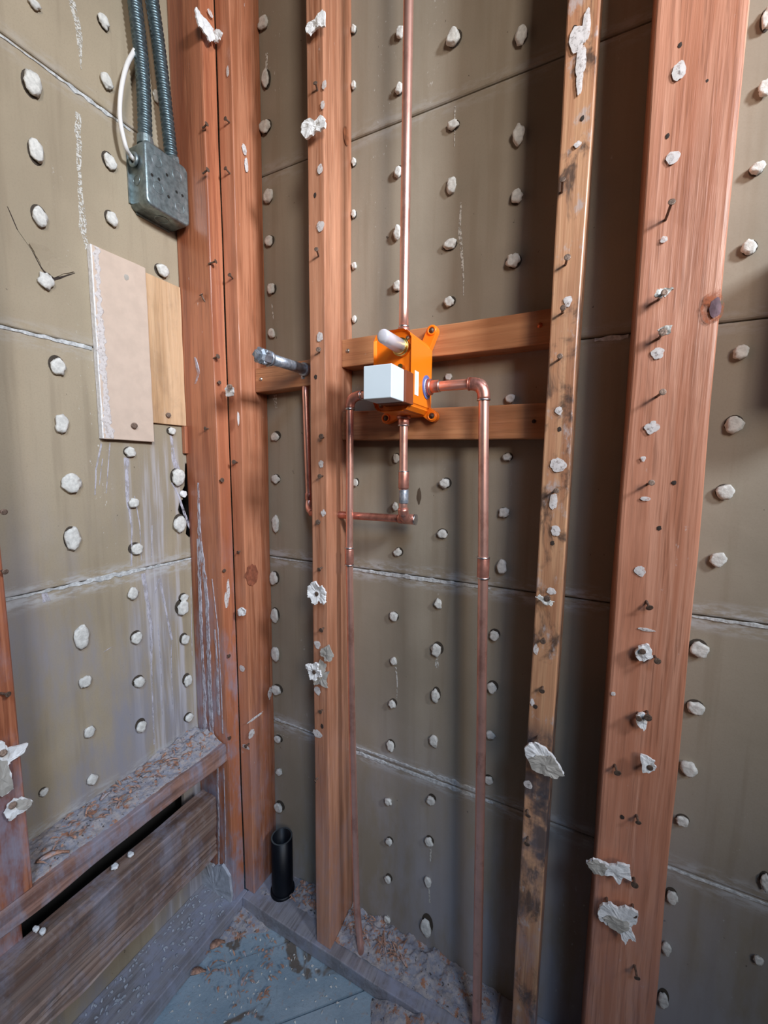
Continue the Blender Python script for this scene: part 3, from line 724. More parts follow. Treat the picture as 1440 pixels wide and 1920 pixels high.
shard_px(1, DF, [(575, 60), (578, 48), (592, 38), (606, 20), (611, 24), (610, 50), (592, 55), (583, 68)], 'plaster_scrap', 'plaster shard with a nail at the very top of the stud left of the riser', M_WHITE, None, .003, .008, 6, 'plaster scrap')
shard_px(0, -.690, [(365, 15), (372, 22), (388, 42), (399, 55), (401, 76), (392, 80), (384, 66), (372, 50), (366, 34)], 'plaster_scrap', 'long thin white plaster shard at the top of the corner stud', M_WHITE, None, .003, .008, 7, 'plaster scrap')
shard_px(1, .6405, [(400, 64), (408, 56), (418, 62), (414, 76), (404, 82)], 'plaster_scrap', 'small plaster bit round a nail just right of the long thin shard', M_WHITE, None, .003, .009, 8, 'plaster scrap')
o = shard_px(1, .6405, [(424, 730), (430, 722), (440, 728), (438, 742), (428, 744)], 'plaster_scrap', 'small white plaster crumb held by a big nail beside the corner gap', M_WHITE, None, .004, .018, 9, 'plaster scrap')
obj('nail', bm_nail(at(431, 725, 1, .612), at(431, 727, 1, .640), .0052, .002), M_NAIL, S_Q)
shard_px(1, .6405, [(448, 1142), (455, 1139), (462, 1143), (460, 1153), (450, 1153)], 'plaster_scrap', 'tiny white plaster crumb midway down the stud beside the corner gap', M_WHITE, None, .004, .010, 10, 'plaster scrap')
shard_px(1, DF, [(984, 1400), (996, 1392), (1010, 1392), (1022, 1400), (1036, 1412), (1046, 1430), (1058, 1448), (1054, 1452), (1040, 1450), (1020, 1445), (1000, 1436), (988, 1418)], 'plasterboard_scrap',
         'large torn plasterboard flap hanging from the narrow weathered stud', M_WHITE, [(990, 1420), (1006, 1412), (1022, 1414), (1034, 1412), (1047, 1430), (1059, 1450), (1040, 1455), (1018, 1447), (998, 1438)], .004, .016, 11, 'plasterboard scrap')
shard_px(1, DF, [(1099, 1612), (1112, 1606), (1130, 1614), (1150, 1618), (1165, 1616), (1181, 1622), (1180, 1634), (1184, 1648), (1170, 1640), (1160, 1654), (1148, 1638), (1128, 1636), (1112, 1632)], 'plasterboard_scrap',
         'torn plasterboard strip, upper of two low on the widest stud', M_WHITE, [(1099, 1612), (1112, 1606), (1130, 1614), (1140, 1622), (1128, 1636), (1112, 1632)], .004, .012, 12, 'plasterboard scrap')
shard_px(1, DF, [(1122, 1704), (1130, 1690), (1146, 1690), (1158, 1700), (1172, 1696), (1196, 1706), (1192, 1728), (1180, 1734), (1192, 1762), (1178, 1756), (1172, 1766), (1160, 1744), (1140, 1730), (1124, 1720)], 'plasterboard_scrap',
         'crumpled plasterboard scrap with nails, lower of two low on the widest stud', M_WHITE, [(1130, 1714), (1150, 1712), (1176, 1722), (1180, 1734), (1160, 1744), (1140, 1728)], .004, .012, 13, 'plasterboard scrap')
shard_px(1, DF, [(1200, 1414), (1214, 1416), (1228, 1424), (1229, 1438), (1216, 1448), (1204, 1446)], 'plaster_scrap', 'small square white scrap caught on a nail on the widest stud', M_WHITE, None, .003, .010, 14, 'plaster scrap')
shard_px(1, DF, [(1190, 1222), (1196, 1210), (1212, 1206), (1222, 1218), (1224, 1230), (1206, 1238), (1194, 1232)], 'plaster_scrap', 'white plaster lump round a nail halfway down the widest stud', M_WHITE, None, .006, .006, 15, 'plaster scrap')
shard_px(1, DF, [(1192, 1340), (1204, 1334), (1214, 1342), (1212, 1358), (1206, 1368), (1196, 1358)], 'plaster_scrap', 'small plaster clump between two nail heads on the widest stud', M_WHITE, None, .004, .007, 16, 'plaster scrap')
shard_px(1, DF, [(1226, 556), (1232, 544), (1246, 541), (1262, 541), (1256, 548), (1248, 556), (1236, 560)], 'plaster_scrap', 'thin pale shard behind a nail high on the widest stud', M_KEY, None, .003, .010, 17, 'plaster scrap')
shard_px(1, DF, [(1232, 620), (1248, 612), (1260, 612), (1256, 626), (1240, 630)], 'plaster_scrap', 'flat grey shard round a nail below the pale shard on the widest stud', M_KEY, None, .003, .010, 18, 'plaster scrap')
shard_px(1, DF, [(1004, 1118), (1012, 1114), (1026, 1122), (1040, 1128), (1034, 1136), (1018, 1130)], 'plaster_scrap', 'thin plaster flake on a nail midway down the narrow weathered stud', M_KEY, None, .003, .010, 19, 'plaster scrap')
shard_px(0, -.694, [(-30, 1400), (2, 1388), (12, 1402), (50, 1392), (42, 1410), (15, 1424), (14, 1440), (24, 1478), (2, 1492), (-30, 1496)], 'plasterboard_scrap', 'large bluish white plasterboard piece at the left edge of the photo', M_WHITE, [(-30, 1420), (10, 1424), (14, 1440), (22, 1478), (2, 1490), (-30, 1494)], .004, .014, 20, 'plasterboard scrap')
shard_px(0, -.694, [(12, 1510), (26, 1496), (44, 1494), (60, 1500), (52, 1514), (36, 1524), (20, 1538), (8, 1528)], 'plasterboard_scrap', 'smaller plasterboard flake round a nail just below the large left edge piece', M_WHITE, [(24, 1500), (44, 1496), (60, 1501), (50, 1514), (32, 1516)], .003, .012, 21, 'plasterboard scrap')
obj('nail', bm_nail(at(24, 1510, 0, -.676), at(20, 1508, 0, -.694), .0045, .0016), M_NAIL, S_R)
obj('nail', bm_nail(at(6, 1412, 0, -.672), at(4, 1410, 0, -.694), .0045, .0016), M_NAIL, S_R)

# ------------------------------------------------------------------ gypsum scrap and plywood piece on the left wall
o = obj('gypsum_board_scrap', bm_box((-W + .0005, .4345, .0425), (-.7735, .5285, .3655), .0012, (1, 4, 18), .0008, (10, 30, 30), 5), M_TANP)
prop(o, 'pinkish tan gypsum board offcut with white ragged left edge nailed to the left wall', 'board offcut')
obj('white_edge', bm_box((-W + .001, .4325, .043), (-.7742, .4352, .365), .0004, (1, 1, 30), .0006, (20, 40, 60), 6), M_WHITE, o)
obj('torn_white_margin', bm_ribbon([(-.7733, .4415, .364), (-.7733, .4405, .20), (-.7733, .443, .044)], NL, Vector((0, 1, 0)), [.009, .007, .014, .009, .018], .0005, .7, 31, .003), M_SPOT, o)
obj('nail', bm_nail(at(252, 798, 0, -.7690), at(251, 797, 0, -.780), .0055, .002), M_NAIL, o)
obj('nail_dimple', bm_flat(at(237, 520, 0, -.7735), NL, Vector((0, 1, 0)), .008, .010, 1.1, .0005), M_GREYP, o)
o = obj('plywood_offcut', bm_box((-W + .0005, .5300, .0800), (-.7790, .6060, .3600), .001, (1, 3, 12), .0008, (10, 20, 20), 8), M_PLY)
prop(o, 'small orange-tan plywood offcut between the gypsum scrap and the corner stud', 'board offcut')
obj('nail', bm_nail(at(316, 778, 0, -.7745), at(316, 778, 0, -.786), .0050, .002), M_NAIL, o)
prop(obj('wood_shim', bm_box((-W + .0005, .5985, .022), (-.776, .6063, .0790), .0008), M_STUD_P), 'thin reddish wood strip below the plywood offcut against the corner stud', 'shim')
prop(obj('plaster_lump', bm_key(Vector((-W, .594, -.064)), NL, Vector((0, 1, 0)), .018, .014, .006, 91), M_WHITE, None, True), 'loose white plaster lump beside the broken hole in the left wall lath', 'plaster lump')

# ------------------------------------------------------------------ electrical box, conduits and cable
X0, X1, Y0, Y1, Z0, Z1 = -.7855, -.7380, .5130, .6020, .4620, .5700
T = thing('junction_box', (X0, (Y0 + Y1) / 2, Z0), 'grey steel junction box on the left wall beside the corner stud', 'electrical box')
bm = bm_box((X0 + .002, Y0, Z0), (X1, Y1, Z1), 0)
ed = [e for e in bm.edges if abs(e.verts[0].co.x - e.verts[1].co.x) > .01]
bmesh.ops.bevel(bm, geom=ed, offset=.011, segments=5, affect='EDGES', profile=.5)
ed = [e for e in bm.edges if all(v.co.x > X1 - 1e-4 for v in e.verts)]
bmesh.ops.bevel(bm, geom=ed, offset=.004, segments=4, affect='EDGES', profile=.5)
obj('body', bm, M_BOX, T, True)
bm = bm_box((X0, Y0 - .003, Z0 - .003), (X0 + .003, Y1 + .001, Z1 + .003), 0)
ed = [e for e in bm.edges if abs(e.verts[0].co.x - e.verts[1].co.x) > .001]
bmesh.ops.bevel(bm, geom=ed, offset=.013, segments=5, affect='EDGES')
obj('cover_plate', bm, M_BOX, T)
for x, y in [(285,328),(298,336),(313,328),(331,360),(342,367),(316,369)]:
    p = at(x, y, 0, X1); obj('screw_hole', tube([p - NL * .001, p + NL * .0003], .0027, 12), M_DARK, T)
def ring(p, N, R, r, mat, par, name, n=28):
    u, w = frame_of(N); bm = bmesh.new()
    pts = [p + (u * math.cos(2 * math.pi * k / n) + w * math.sin(2 * math.pi * k / n)) * R for k in range(n + 1)]
    add_tube(bm, pts, r, 8, cap=False); return obj(name, bm, mat, par, True)
for x, y in [(294,302),(332,330),(297,352),(337,390)]: ring(at(x, y, 0, X1), NL, .0095, .0006, M_BOX, T, 'knockout')
for x, y in [(256,338)]: ring(at(x, y, 1, Y0), NB, .0085, .0006, M_BOX, T, 'knockout')
ring(Vector((-.762, .558, Z0)), Vector((0, 0, -1)), .012, .0008, M_BOX, T, 'knockout')
cp = at(250, 299, 1, Y0 - .004)
ring(cp, NB, .0095, .0030, M_BOX, T, 'cable_clamp')
obj('cable_clamp_hole', tube([cp + Vector((0, .0045, 0)), cp + Vector((0, .0015, 0))], .0085, 20), M_DARK, T)
for k, (a, b, c, lab) in enumerate([((252,0), (268,150), (272,262), 'left one of two corrugated steel conduits entering the junction box'), ((285,0), (305,150), (322,292), 'right one of two corrugated steel conduits, nearer the corner stud')]):
    xx = -.758; A, Bq, Cc = at(*a, 0, xx), at(*b, 0, xx), at(*c, 0, xx)
    Cc.z = Z1 - .001; top = A + (A - Bq) * 3.0 + Vector((0, -.01, 0)); 
    path = resample(catmull([Cc, Bq, A, top], 10), .00105)
    T2 = thing('flexible_conduit', Cc, lab, 'conduit', None)
    obj('corrugated_hose', tube(path, .0098, 20, ripple=(.0022, .0082)), M_CONDUIT, T2, True)
    obj('connector', tube([Cc + Vector((0, 0, .001)), Cc + Vector((0, 0, .012)), Cc + Vector((0, 0, .0125)), Cc + Vector((0, 0, .016))], [.0135, .0135, .0125, .0125], 6 if k else 24), M_BOX, T2)
cab = catmull([cp + Vector((.000, .006, 0)), cp + Vector((.0, -.006, .004))] + [at(x, y, 0, -.757) for x, y in [(235,272),(225,222),(227,170),(238,122)]] + [at(256, 85, 0, -.765), at(262, 40, 0, -.775), at(258, -60, 0, -.776)], 10)
o = obj('white_cable', tube(cab, .0036, 14), M_CABLE, None, True); prop(o, 'thin white cable curving into the side of the junction box', 'cable')

# ------------------------------------------------------------------ shower valve
VX0, VX1, VY0, VY1, VZ0, VZ1 = -.3165, -.2530, .5862, .6750, .0840, .2050
T = thing('shower_valve', ((VX0 + VX1) / 2, VY1, VZ0), 'bright orange shower valve body mounted on the cross blocks', 'shower valve')
def oct_outline(x0, x1, z0, z1, c): return [(x0 + c, z0), (x1 - c, z0), (x1, z0 + c), (x1, z1 - c), (x1 - c, z1), (x0 + c, z1), (x0, z1 - c), (x0, z0 + c)]
bm = bm_prism(oct_outline(VX0, VX1, VZ0, VZ1, .010), 1, VY1, VY0)
ff = [f for f in bm.faces if all(abs(v.co.y - VY0) < 1e-6 for v in f.verts)]
r = bmesh.ops.inset_region(bm, faces=ff, thickness=.0028)
for v in ff[0].verts: v.co.y += .006
ed = [e for e in bm.edges if abs(e.verts[0].co.y - e.verts[1].co.y) > .03]
bmesh.ops.bevel(bm, geom=ed, offset=.003, segments=3, affect='EDGES')
obj('body', bm, M_ORANGE, T)
for (ex, ez, px, py) in ((VX1, VZ1, 812, 622), (VX1, VZ0, 812, 781), (VX0, VZ0, 727, 785), (VX0, VZ1, None, None)):
    if px: e = at(px, py, 1, .674)
    else: e = Vector((VX0 - .006, .674, VZ1 + .012))
    root = Vector((ex - .012 if ex == VX1 else ex + .012, .674, ez - .012 if ez == VZ1 else ez + .012))
    d = (e - root).normalized(); s = Vector((d.z, 0, -d.x)) * .0095; out = []
    out += [root + s, e + s]
    a0 = math.atan2(s.z, s.x)
    out += [e + Vector((math.cos(a0 + math.pi * k / 8), 0, math.sin(a0 + math.pi * k / 8))) * .0095 for k in range(1, 8)] if (Vector((math.cos(a0 + math.pi / 2), 0, math.sin(a0 + math.pi / 2))).dot(d) > 0) else [e + Vector((math.cos(a0 - math.pi * k / 8), 0, math.sin(a0 - math.pi * k / 8))) * .0095 for k in range(1, 8)]
    out += [e - s, root - s]
    ear = obj('mounting_ear', bm_prism([(q.x, q.z) for q in out], 1, .6795, .667, .0012, 2), M_ORANGE, T)
    ring(Vector((e.x, .667, e.z)), NB, .0064, .0018, M_ORANGE, ear, 'ear_rim', 20)
    screw(ear, Vector((e.x, .6668, e.z)), NB, .0046, M_NAIL)
for x, z in ((VX0 + .011, VZ0 + .010), (VX1 - .008, VZ0 + .013), (VX1 - .008, VZ1 - .013)): screw(T, (x, VY0 + .0050, z), NB, .0032, M_SCREW)
CX, CZ = -.2705, .1785
for r0, r1, y0_, y1_ in ((.0135, .0135, .5930, .5850), (.0120, .0120, .5850, .5800)):
    obj('brass_collar', tube([(CX, y0_, CZ), (CX, y1_, CZ), (CX, y1_ - .0006, CZ)], [r0, r1, r1 * .9], 28), M_BRASS, T, False)
obj('spindle_sleeve', tube([(CX, .5800, CZ), (CX, .5400, CZ), (CX, .5290, CZ), (CX, .5262, CZ), (CX, .5250, CZ), (CX, .5245, CZ)], [.0108, .0098, .0096, .0085, .0060, .0008], 32), M_MILK, T, True)
ring(Vector((CX, .5262, CZ)), NB, .0040, .0011, M_MILK, T, 'sleeve_tip_rim')
GX0, GX1, GY0, GZ0, GZ1 = -.2985, -.2538, .5225, .0935, .1395
gd = bm_box((GX0, GY0, GZ0), (GX1, .5640, GZ1), .0014, seg=3)
for v in gd.verts:
    k = (.564 - v.co.y) / .042
    v.co.x += (-.0008 if v.co.x < -.276 else .0) * (1 - k)
obj('plastic_guard', gd, M_GUARD, T, False)
obj('gasket', bm_box((GX0 + .001, .5642, GZ0 - .001), (GX1 + .0030, .5925, GZ1 - .0005), .0008), M_GASKET, T)
obj('brass_stem', tube([(-.2690, .5925, .1490), (-.2690, .5820, .1490)], .0042, 16), M_BRASS, T)
pp = Vector((VX1, .6520, .1290))
obj('port_washer', tube([pp - NL * .001, pp + NL * .0012, pp + NL * .0014], [.0190, .0190, .0170], 32), M_BLUE, T)
obj('port_ring', tube([pp, pp + NL * .0030, pp + NL * .0034], [.0135, .0135, .012], 28), M_STICK, T)
stk = obj('label_sticker', bm_box((VX1 - .0002, .6020, .1095), (VX1 + .0006, .6165, .1460), .0002), M_STICK, T)
for k in range(3): obj('printed_line', bm_box((VX1 + .0005, .6060 + k * .0022, .1150), (VX1 + .0008, .6066 + k * .0022, .1415)), M_STICKG, stk)

# ------------------------------------------------------------------ pipes
def collar(par, p, d, r, h, mat, name):
    d = Vector(d).normalized(); p = Vector(p)
    obj(name, tube([p - d * h / 2, p - d * h * .42, p + d * h * .42, p + d * h / 2], [r * .92, r, r, r * .92], 24), mat, par, True)
rp = at(757, 608, 1, .632); rt = at(766, 0, 1, .632); rt.z += .75; rt.x += (at(766, 0, 1, .632).x - rp.x) * .9
rp.z = VZ1 - .004
T = thing('riser_pipe', rp, 'copper riser pipe going straight up from the top of the orange valve', 'pipe')
obj('tube', tube(resample([rp, rt], .05), .0076, 24), M_COPPER, T, True)
collar(T, rp + Vector((0, 0, .012)), (0, 0, 1), .0098, .016, M_COPPERD, 'adapter'); collar(T, rp + Vector((0, 0, .0215)), (0, 0, 1), .0086, .003, M_SOLDER, 'solder_ring')
# right supply
Y = .640
h0 = Vector((VX1 + .001, .652, .1290)); h1 = at(893, 716, 1, Y); h1.z = .1265; c = Vector((at(908, 760, 1, Y).x, Y, .1265)); v0 = at(907, 745, 1, Y); ve = at(895, 1898, 1, Y)
vm1 = at(906, 1060, 1, Y); vm2 = at(902, 1400, 1, Y)
T = thing('supply_pipe', ve, 'long copper pipe running from the right port of the valve down to the floor', 'pipe')
obj('tube', tube(resample([h0, h1], .02) + arc(h1, c, v0)[1:] + resample([v0, vm1, vm2, ve - Vector((0, 0, .03))], .03)[1:], .0080, 24), M_COPPER, T, True)
obj('elbow', tube(arc(h1 - Vector((.010, 0, 0)), c, v0 - Vector((0, 0, .004)), 12), .0098, 24), M_COPPERD, T, True)
collar(T, h1 - Vector((.011, 0, 0)), (1, 0, 0), .0102, .002, M_COPPERD, 'elbow_lip'); collar(T, v0 - Vector((0, 0, .004)), (0, 0, 1), .0104, .0024, M_SOLDER, 'solder_ring')
collar(T, h0 + Vector((.013, -.002, 0)), (1, 0, 0), .0098, .018, M_COPPERD, 'adapter'); collar(T, h0 + Vector((.0225, -.003, 0)), (1, 0, 0), .0098, .0022, M_SOLDER, 'solder_ring')
obj('adapter_neck', tube([h0 + Vector((.002, 0, 0)), h0 + Vector((.008, 0, 0)), h0 + Vector((.009, 0, 0))], [.0135, .0130, .0095], 24), M_COPPERD, T, True)
collar(T, at(906, 1064, 1, Y), (0, 0, 1), .0095, .034, M_COPPERD, 'coupling')
for yy in (1045, 1083): collar(T, at(906, yy, 1, Y), (0, 0, 1), .0102, .0026, M_SOLDER, 'solder_ring')
# left supply
Y = .655; R = .0068
g0 = Vector((VX0 - .001, .652, .1250)); vx = at(656, 800, 1, Y).x
g1 = Vector((vx + .014, Y, .1250)); w0 = Vector((vx, Y, .1110)); pts = [at(x, y, 1, Y) for x, y in [(656, 900), (655, 1050), (661, 1400), (669, 1700)]]
e2 = at(678, 1790, 1, Y); e2.z = ZP - .01
T = thing('supply_pipe', e2, 'long thin copper pipe running from the left port of the valve down beside the stud', 'pipe')
obj('tube', tube(resample([g0, g1], .02) + arc(g1, Vector((vx, Y, .125)), w0)[1:] + resample([w0] + pts + [e2], .03)[1:], R, 24), M_COPPER, T, True)
obj('elbow', tube(arc(g1 + Vector((.010, 0, 0)), Vector((vx, Y, .125)), w0 - Vector((0, 0, .008)), 12), R + .0018, 24), M_COPPERD, T, True)
collar(T, w0 - Vector((0, 0, .009)), (0, 0, 1), R + .0022, .004, M_SOLDER, 'solder_ring'); collar(T, g1 + Vector((.011, 0, 0)), (1, 0, 0), R + .0022, .002, M_SOLDER, 'solder_ring')
collar(T, at(655, 1043, 1, Y), (0, 0, 1), R + .0016, .030, M_COPPERD, 'coupling')
for yy in (1027, 1059): collar(T, at(655, yy, 1, Y), (0, 0, 1), R + .0022, .0026, M_SOLDER, 'solder_ring')
# tub outlet: down, back, through the stud, up to the shower stub
Y = .645
a0 = at(757, 782, 1, Y); a0.z = VZ0 + .002; a1 = at(756, 955, 1, Y); zb = at(720, 970, 1, .672).z
T = thing('outlet_pipe', (a1.x, a1.y, zb), 'copper pipe under the valve that turns left and passes through the stud', 'pipe')
yb = .672; xb = a1.x + .001
b0 = Vector((xb, yb, zb))
obj('tube', tube(resample([a0, Vector((a1.x, Y, zb + .008))], .02), .0072, 24), M_COPPER, T, True)
obj('horizontal_tube', tube(resample([b0 + Vector((.004, 0, 0)), Vector((-.505, yb, zb - .002))], .03) , .0072, 24), M_COPPERD, T, True)
obj('elbow', tube(arc(Vector((a1.x, Y, zb + .022)), Vector((a1.x, Y, zb)), Vector((xb, yb + .004, zb)), 10), .0090, 24), M_COPPERD, T, True)
obj('elbow_outlet', tube([b0 + Vector((.010, 0, 0)), b0 - Vector((.020, 0, 0)), b0 - Vector((.022, 0, 0))], [.0092, .0092, .0080], 24), M_COPPERD, T, True)
collar(T, b0 + Vector((.0105, 0, 0)), (1, 0, 0), .0098, .003, M_SOLDER, 'solder_ring')
collar(T, a0 - Vector((0, 0, .004)), (0, 0, 1), .0118, .006, M_COPPERD, 'union_nut'); collar(T, a0 - Vector((0, 0, .012)), (0, 0, 1), .0092, .010, M_COPPERD, 'adapter'); collar(T, a0 - Vector((0, 0, .018)), (0, 0, 1), .0098, .002, M_SOLDER, 'solder_ring')
collar(T, at(757, 900, 1, Y), (0, 0, 1), .0090, .030, M_COPPERD, 'coupling'); collar(T, at(757, 884, 1, Y), (0, 0, 1), .0094, .002, M_SOLDER, 'solder_ring')
collar(T, at(757, 931, 1, Y), (0, 0, 1), .0082, .024, M_GALV, 'solder_smear')
yv = .690; xs = at(572, 712, 1, yv).x; ztop = at(572, 712, 1, yv).z; x2 = at(580, 950, 1, yv).x
obj('shower_drop_tube', tube(arc(Vector((-.500, yb, zb)), Vector((x2, yb + .01, zb)), Vector((x2, yv, zb + .022))) + resample([Vector((x2, yv, zb + .022)), Vector((xs, yv, ztop))], .03)[1:], .0066, 20), M_COPPER, T, True)
collar(T, Vector((x2, yv, zb + .03)), (0, 0, 1), .0084, .014, M_COPPERD, 'coupling')
collar(T, Vector((xs, yv, ztop + .004)), (0, 0, 1), .0084, .008, M_GALV, 'drop_ear')
# galvanised stub
sx, sz = -.5238, .1885
T = thing('pipe_stub', (sx, .69, sz), 'galvanised pipe stub capped with a plug, sticking out left of the stud', 'pipe')
tip = Vector((sx, .5465, sz - .002)); bs = Vector((sx, .684, sz))
dr = (tip - bs).normalized()
obj('nipple', tube([bs, bs + dr * .10], .0098, 28), M_GALV, T, True)
collar(T, bs + dr * .002, dr, .0132, .012, M_GALV, 'elbow_collar')
obj('drop_elbow', tube(arc(bs, bs + Vector((0, .012, 0)), Vector((xs, yv, ztop + .004)), 8), .0105, 20), M_BOX, T, True)
collar(T, bs + dr * .103, dr, .0130, .006, M_GALV, 'cap_rim')
bm = tube([bs + dr * .104, bs + dr * .110, bs + dr * .126, bs + dr * .130], [.0118, .0140, .0140, .0105], 8); obj('cap', bm, M_GALV, T)
for k in range(4):
    a = k * math.pi / 2 + .4; q = bs + dr * .116 + Vector((math.cos(a), 0, math.sin(a))) * .0122
    obj('cap_lug', bm_key(q, dr, Vector((1, 0, 0)), .009, .009, .008, k + 3), M_GALV, T, True)
obj('plug', tube([bs + dr * .129, bs + dr * .136, bs + dr * .138], [.0085, .0080, .006], 4), M_GALV, T)
# black waste pipe
ax_, ay_ = -.6035, .6790
zt = -.8680
T = thing('waste_pipe', (ax_, ay_, ZP), 'open black plastic drain pipe standing between the studs on the floor plate', 'pipe')
bm = bmesh.new(); n = 40; Rr, ri = .0245, .0212; rr = []
for (r, z) in ((Rr, -1.04), (Rr, zt), (ri, zt), (ri, -1.03)):
    rr.append([bm.verts.new((ax_ + math.cos(2 * math.pi * k / n) * r, ay_ + math.sin(2 * math.pi * k / n) * r, z)) for k in range(n)])
for i, (a, b) in enumerate(zip(rr, rr[1:])):
    for k in range(n):
        f = bm.faces.new((a[k], a[(k + 1) % n], b[(k + 1) % n], b[k])); f.material_index = 1 if i == 1 else 0; f.smooth = i != 1
bmesh.ops.recalc_face_normals(bm, faces=bm.faces)
obj('wall_of_pipe', bm, [M_ABS, M_ABSR], T)
obj('foot_collar', tube([(ax_, ay_, ZP - .003), (ax_, ay_, ZP + .006), (ax_, ay_, ZP + .0065)], [.0285, .0280, .0250], 36), M_ABS, T, True)

# unseen stand-in block added past the right edge to shade the lath
o = obj('junction_box', bm_box((.235, .628, .105), (.315, .7185, .290), .004), M_BOX); prop(o, 'unseen block added beyond the widest stud to shade the back wall lath', 'electrical box')

# ------------------------------------------------------------------ debris
def heap(name, label, x0, x1, y0, y1, zbase, zfun, nx, ny, mat=M_DEBRIS, seed=0):
    bm = bmesh.new(); g = []
    for i in range(nx + 1):
        row = []
        for j in range(ny + 1):
            x = x0 + (x1 - x0) * i / nx; y = y0 + (y1 - y0) * j / ny
            row.append(bm.verts.new((x, y, zbase + zfun(x, y))))
        g.append(row)
    for i in range(nx):
        for j in range(ny): bm.faces.new((g[i][j], g[i + 1][j], g[i + 1][j + 1], g[i][j + 1]))
    o = obj(name, bm, mat, None, True); prop(o, label, 'debris', None, 'stuff'); return o
def fbm(x, y, s, sd=0): return noise.noise(Vector((x * s, y * s, sd))) + .5 * noise.noise(Vector((x * s * 2.3, y * s * 2.3, sd + 4))) + .25 * noise.noise(Vector((x * s * 5, y * s * 5, sd + 8)))
def edge(t): return max(0, min(1, t))
heap('plaster_debris', 'plaster dust and crumbs heaped along the ledge of the left wall', -.785, -.697, .20, .604, -.6185,
     lambda x, y: -.004 + (.004 + .005 * edge((-.70 - x) / .03) + .010 * edge((y - .42) / .15) * edge((-.712 - x) / .03)) * (1 + .5 * fbm(x, y, 50, 1)) * edge((-.698 - x) / .008), 50, 200, M_DEBRIS)
heap('plaster_debris', 'heap of chips and plaster on the sole plate behind the long left pipe', -.432, -.10, .645, .7185, ZP,
     lambda x, y: -.004 + (.014 * edge((y - .650) / .05) * edge((-.13 - x) / .10) + .006) * (1 + .6 * fbm(x, y, 40, 3)), 150, 40)
heap('plaster_debris', 'small heap of crumbs on the plate around the black drain pipe', -.655, -.475, .645, .7185, ZP,
     lambda x, y: -.004 + (.010 * edge((x + .60) / .06) * edge((y - .66) / .03) + .003) * (1 + .6 * fbm(x, y, 45, 5)), 80, 40)
heap('plaster_debris', 'dusty rubble drift on the floor in the corner below the corner stud', -.676, -.46, .42, .6210, ZF,
     lambda x, y: -.004 + .018 * edge(((x * -1) + y - 1.19) / .10) * (1 + .5 * fbm(x, y, 40, 7)), 100, 100)
heap('plaster_debris', 'mound of dust on the floor before the sole plate at the bottom of the photo', -.36, -.02, .46, .6208, ZF,
     lambda x, y: -.006 + .040 * edge(1 - ((x + .20) / .14) ** 2 - ((y - .635) / .11) ** 2) * (1 + .25 * fbm(x, y, 30, 9)), 130, 80)
def chip_bm(bm, c, L, wd, t, rot, seed):
    u = Vector((math.cos(rot), math.sin(rot), random.uniform(-.35, .35))).normalized(); s = u.cross(ZU).normalized(); nn = s.cross(u)
    n = 5; rows = []
    for k in range(n + 1):
        f = k / n; q = c + u * (f - .5) * L + nn * (.15 * L * math.sin(f * math.pi)); w2 = wd * (.35 + .65 * math.sin(min(1, f * 1.2 + .1) * math.pi)) / 2 * (1 + .3 * noise.noise(Vector((seed, k, 1))))
        rows.append([bm.verts.new(q - s * w2), bm.verts.new(q + s * w2), bm.verts.new(q + s * w2 - nn * t), bm.verts.new(q - s * w2 - nn * t)])
    for a, b in zip(rows, rows[1:]):
        for k in range(4): bm.faces.new((a[k], a[(k + 1) % 4], b[(k + 1) % 4], b[k]))
    bm.faces.new(rows[0][::-1]); bm.faces.new(rows[-1])
def scatter(label, n, fn, mat, Lr, wr, name='wood_shavings'):
    bm = bmesh.new()
    for k in range(n): chip_bm(bm, fn(), random.uniform(*Lr), random.uniform(*wr), .0008, random.uniform(0, 6.28), k)
    bmesh.ops.recalc_face_normals(bm, faces=bm.faces)
    prop(obj(name, bm, mat), label, 'debris', None, 'stuff')
U_ = random.uniform
scatter('reddish wood shavings lying on the dusty left ledge', 110, lambda: Vector((U_(-.775, -.712), .22 + .38 * random.random() ** .7, -.6085 + U_(0, .006))), M_CHIP, (.004, .018), (.0015, .005))
scatter('pale splinters and shavings on the plate behind the long left pipe', 120, lambda: Vector((U_(-.425, -.28), U_(.665, .712), ZP + .010 + U_(0, .008))), M_CHIP, (.005, .022), (.0012, .004))
scatter('wood shavings on the floor in the corner by the sole plates', 90, lambda: Vector((-.675 + .17 * random.random(), .60 - .12 * random.random(), ZF + .012 + U_(0, .006))), M_CHIP, (.004, .016), (.0015, .005))
scatter('crumbs and shavings round the foot of the black drain pipe', 60, lambda: Vector((U_(-.575, -.50), U_(.665, .712), ZP + .008 + U_(0, .006))), M_CHIP, (.004, .013), (.0015, .005))
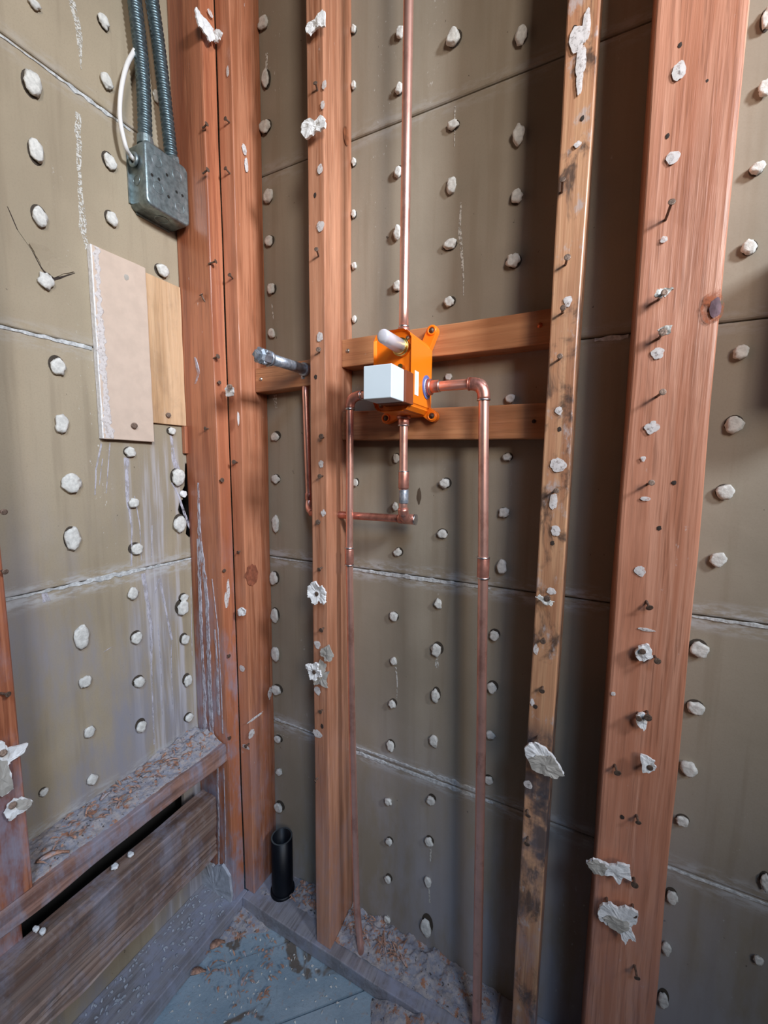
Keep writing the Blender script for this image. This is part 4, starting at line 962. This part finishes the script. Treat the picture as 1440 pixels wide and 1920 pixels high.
scatter('grey plaster grit strewn over the floor boards', 260, lambda: Vector((U_(-.66, -.2), U_(.36, .615), ZF + .002)), M_KEY, (.002, .007), (.0015, .004), 'plaster_grit')
scatter('grey plaster grit along the ledge and the left sole plate', 160, lambda: Vector((U_(-.78, -.69), U_(.3, .6), ZP + .003)), M_LUMP, (.003, .009), (.002, .005), 'plaster_grit')
for lab, (px, py), ax, v, L_, w_, rot in [
    ('broad curled reddish wood flake on the floor by the left sole plate', (408, 1770), 2, ZF + .016, .030, .017, 1.0),
    ('torn wood flake lying at the left end of the upper floor joint', (372, 1822), 2, ZF + .012, .030, .014, .8),
    ('long thin pale splinter lying on the heap behind the left pipe', (722, 1775), 2, ZP + .020, .052, .003, -.95),
    ('short broad pale chip on the heap behind the left pipe', (757, 1803), 2, ZP + .014, .022, .007, -.3),
    ('curled orange flake on the near left end of the ledge', (100, 1605), 2, -.610, .040, .012, 1.0),
    ('upright reddish chip midway along the ledge', (197, 1492), 2, -.606, .018, .008, 1.4),
    ('pale curved splinter toward the far end of the ledge', (322, 1425), 2, -.602, .028, .006, .9)]:
    bm = bmesh.new(); chip_bm(bm, at(px, py, ax, v), L_, w_, .0016, rot, px); bmesh.ops.recalc_face_normals(bm, faces=bm.faces)
    prop(obj('wood_chip', bm, M_CHIP, None, True), lab, 'wood chip')
shard_px(1, .6065, [(376, 1640), (390, 1612), (404, 1622), (420, 1618), (434, 1640), (437, 1680), (433, 1706), (408, 1712), (384, 1700), (366, 1686)], 'mortar_lump', 'bluish grey mortar smeared over the foot of the corner stud', M_LUMP, None, .006, .0, 40, 'mortar')
for x, y, s in [(245, 1605, .012), (215, 1628, .014), (80, 1750, .011), (68, 1745, .010)]:
    p = at(x, y, 2, -.7165); o = obj('plaster_crumb', bm_key(p, ZU, Vector((1, 0, 0)), s, s * .8, .005, x), M_WHITE, None, True)
    prop(o, {245: 'upper white plaster crumb on the top edge of the splintered board', 215: 'lower white plaster crumb on the top edge of the splintered board', 80: 'white plaster crumb near the dark end of the gap on the splintered board', 68: 'tan plaster crumb at the near end of the dark gap'}[x], 'plaster crumb')
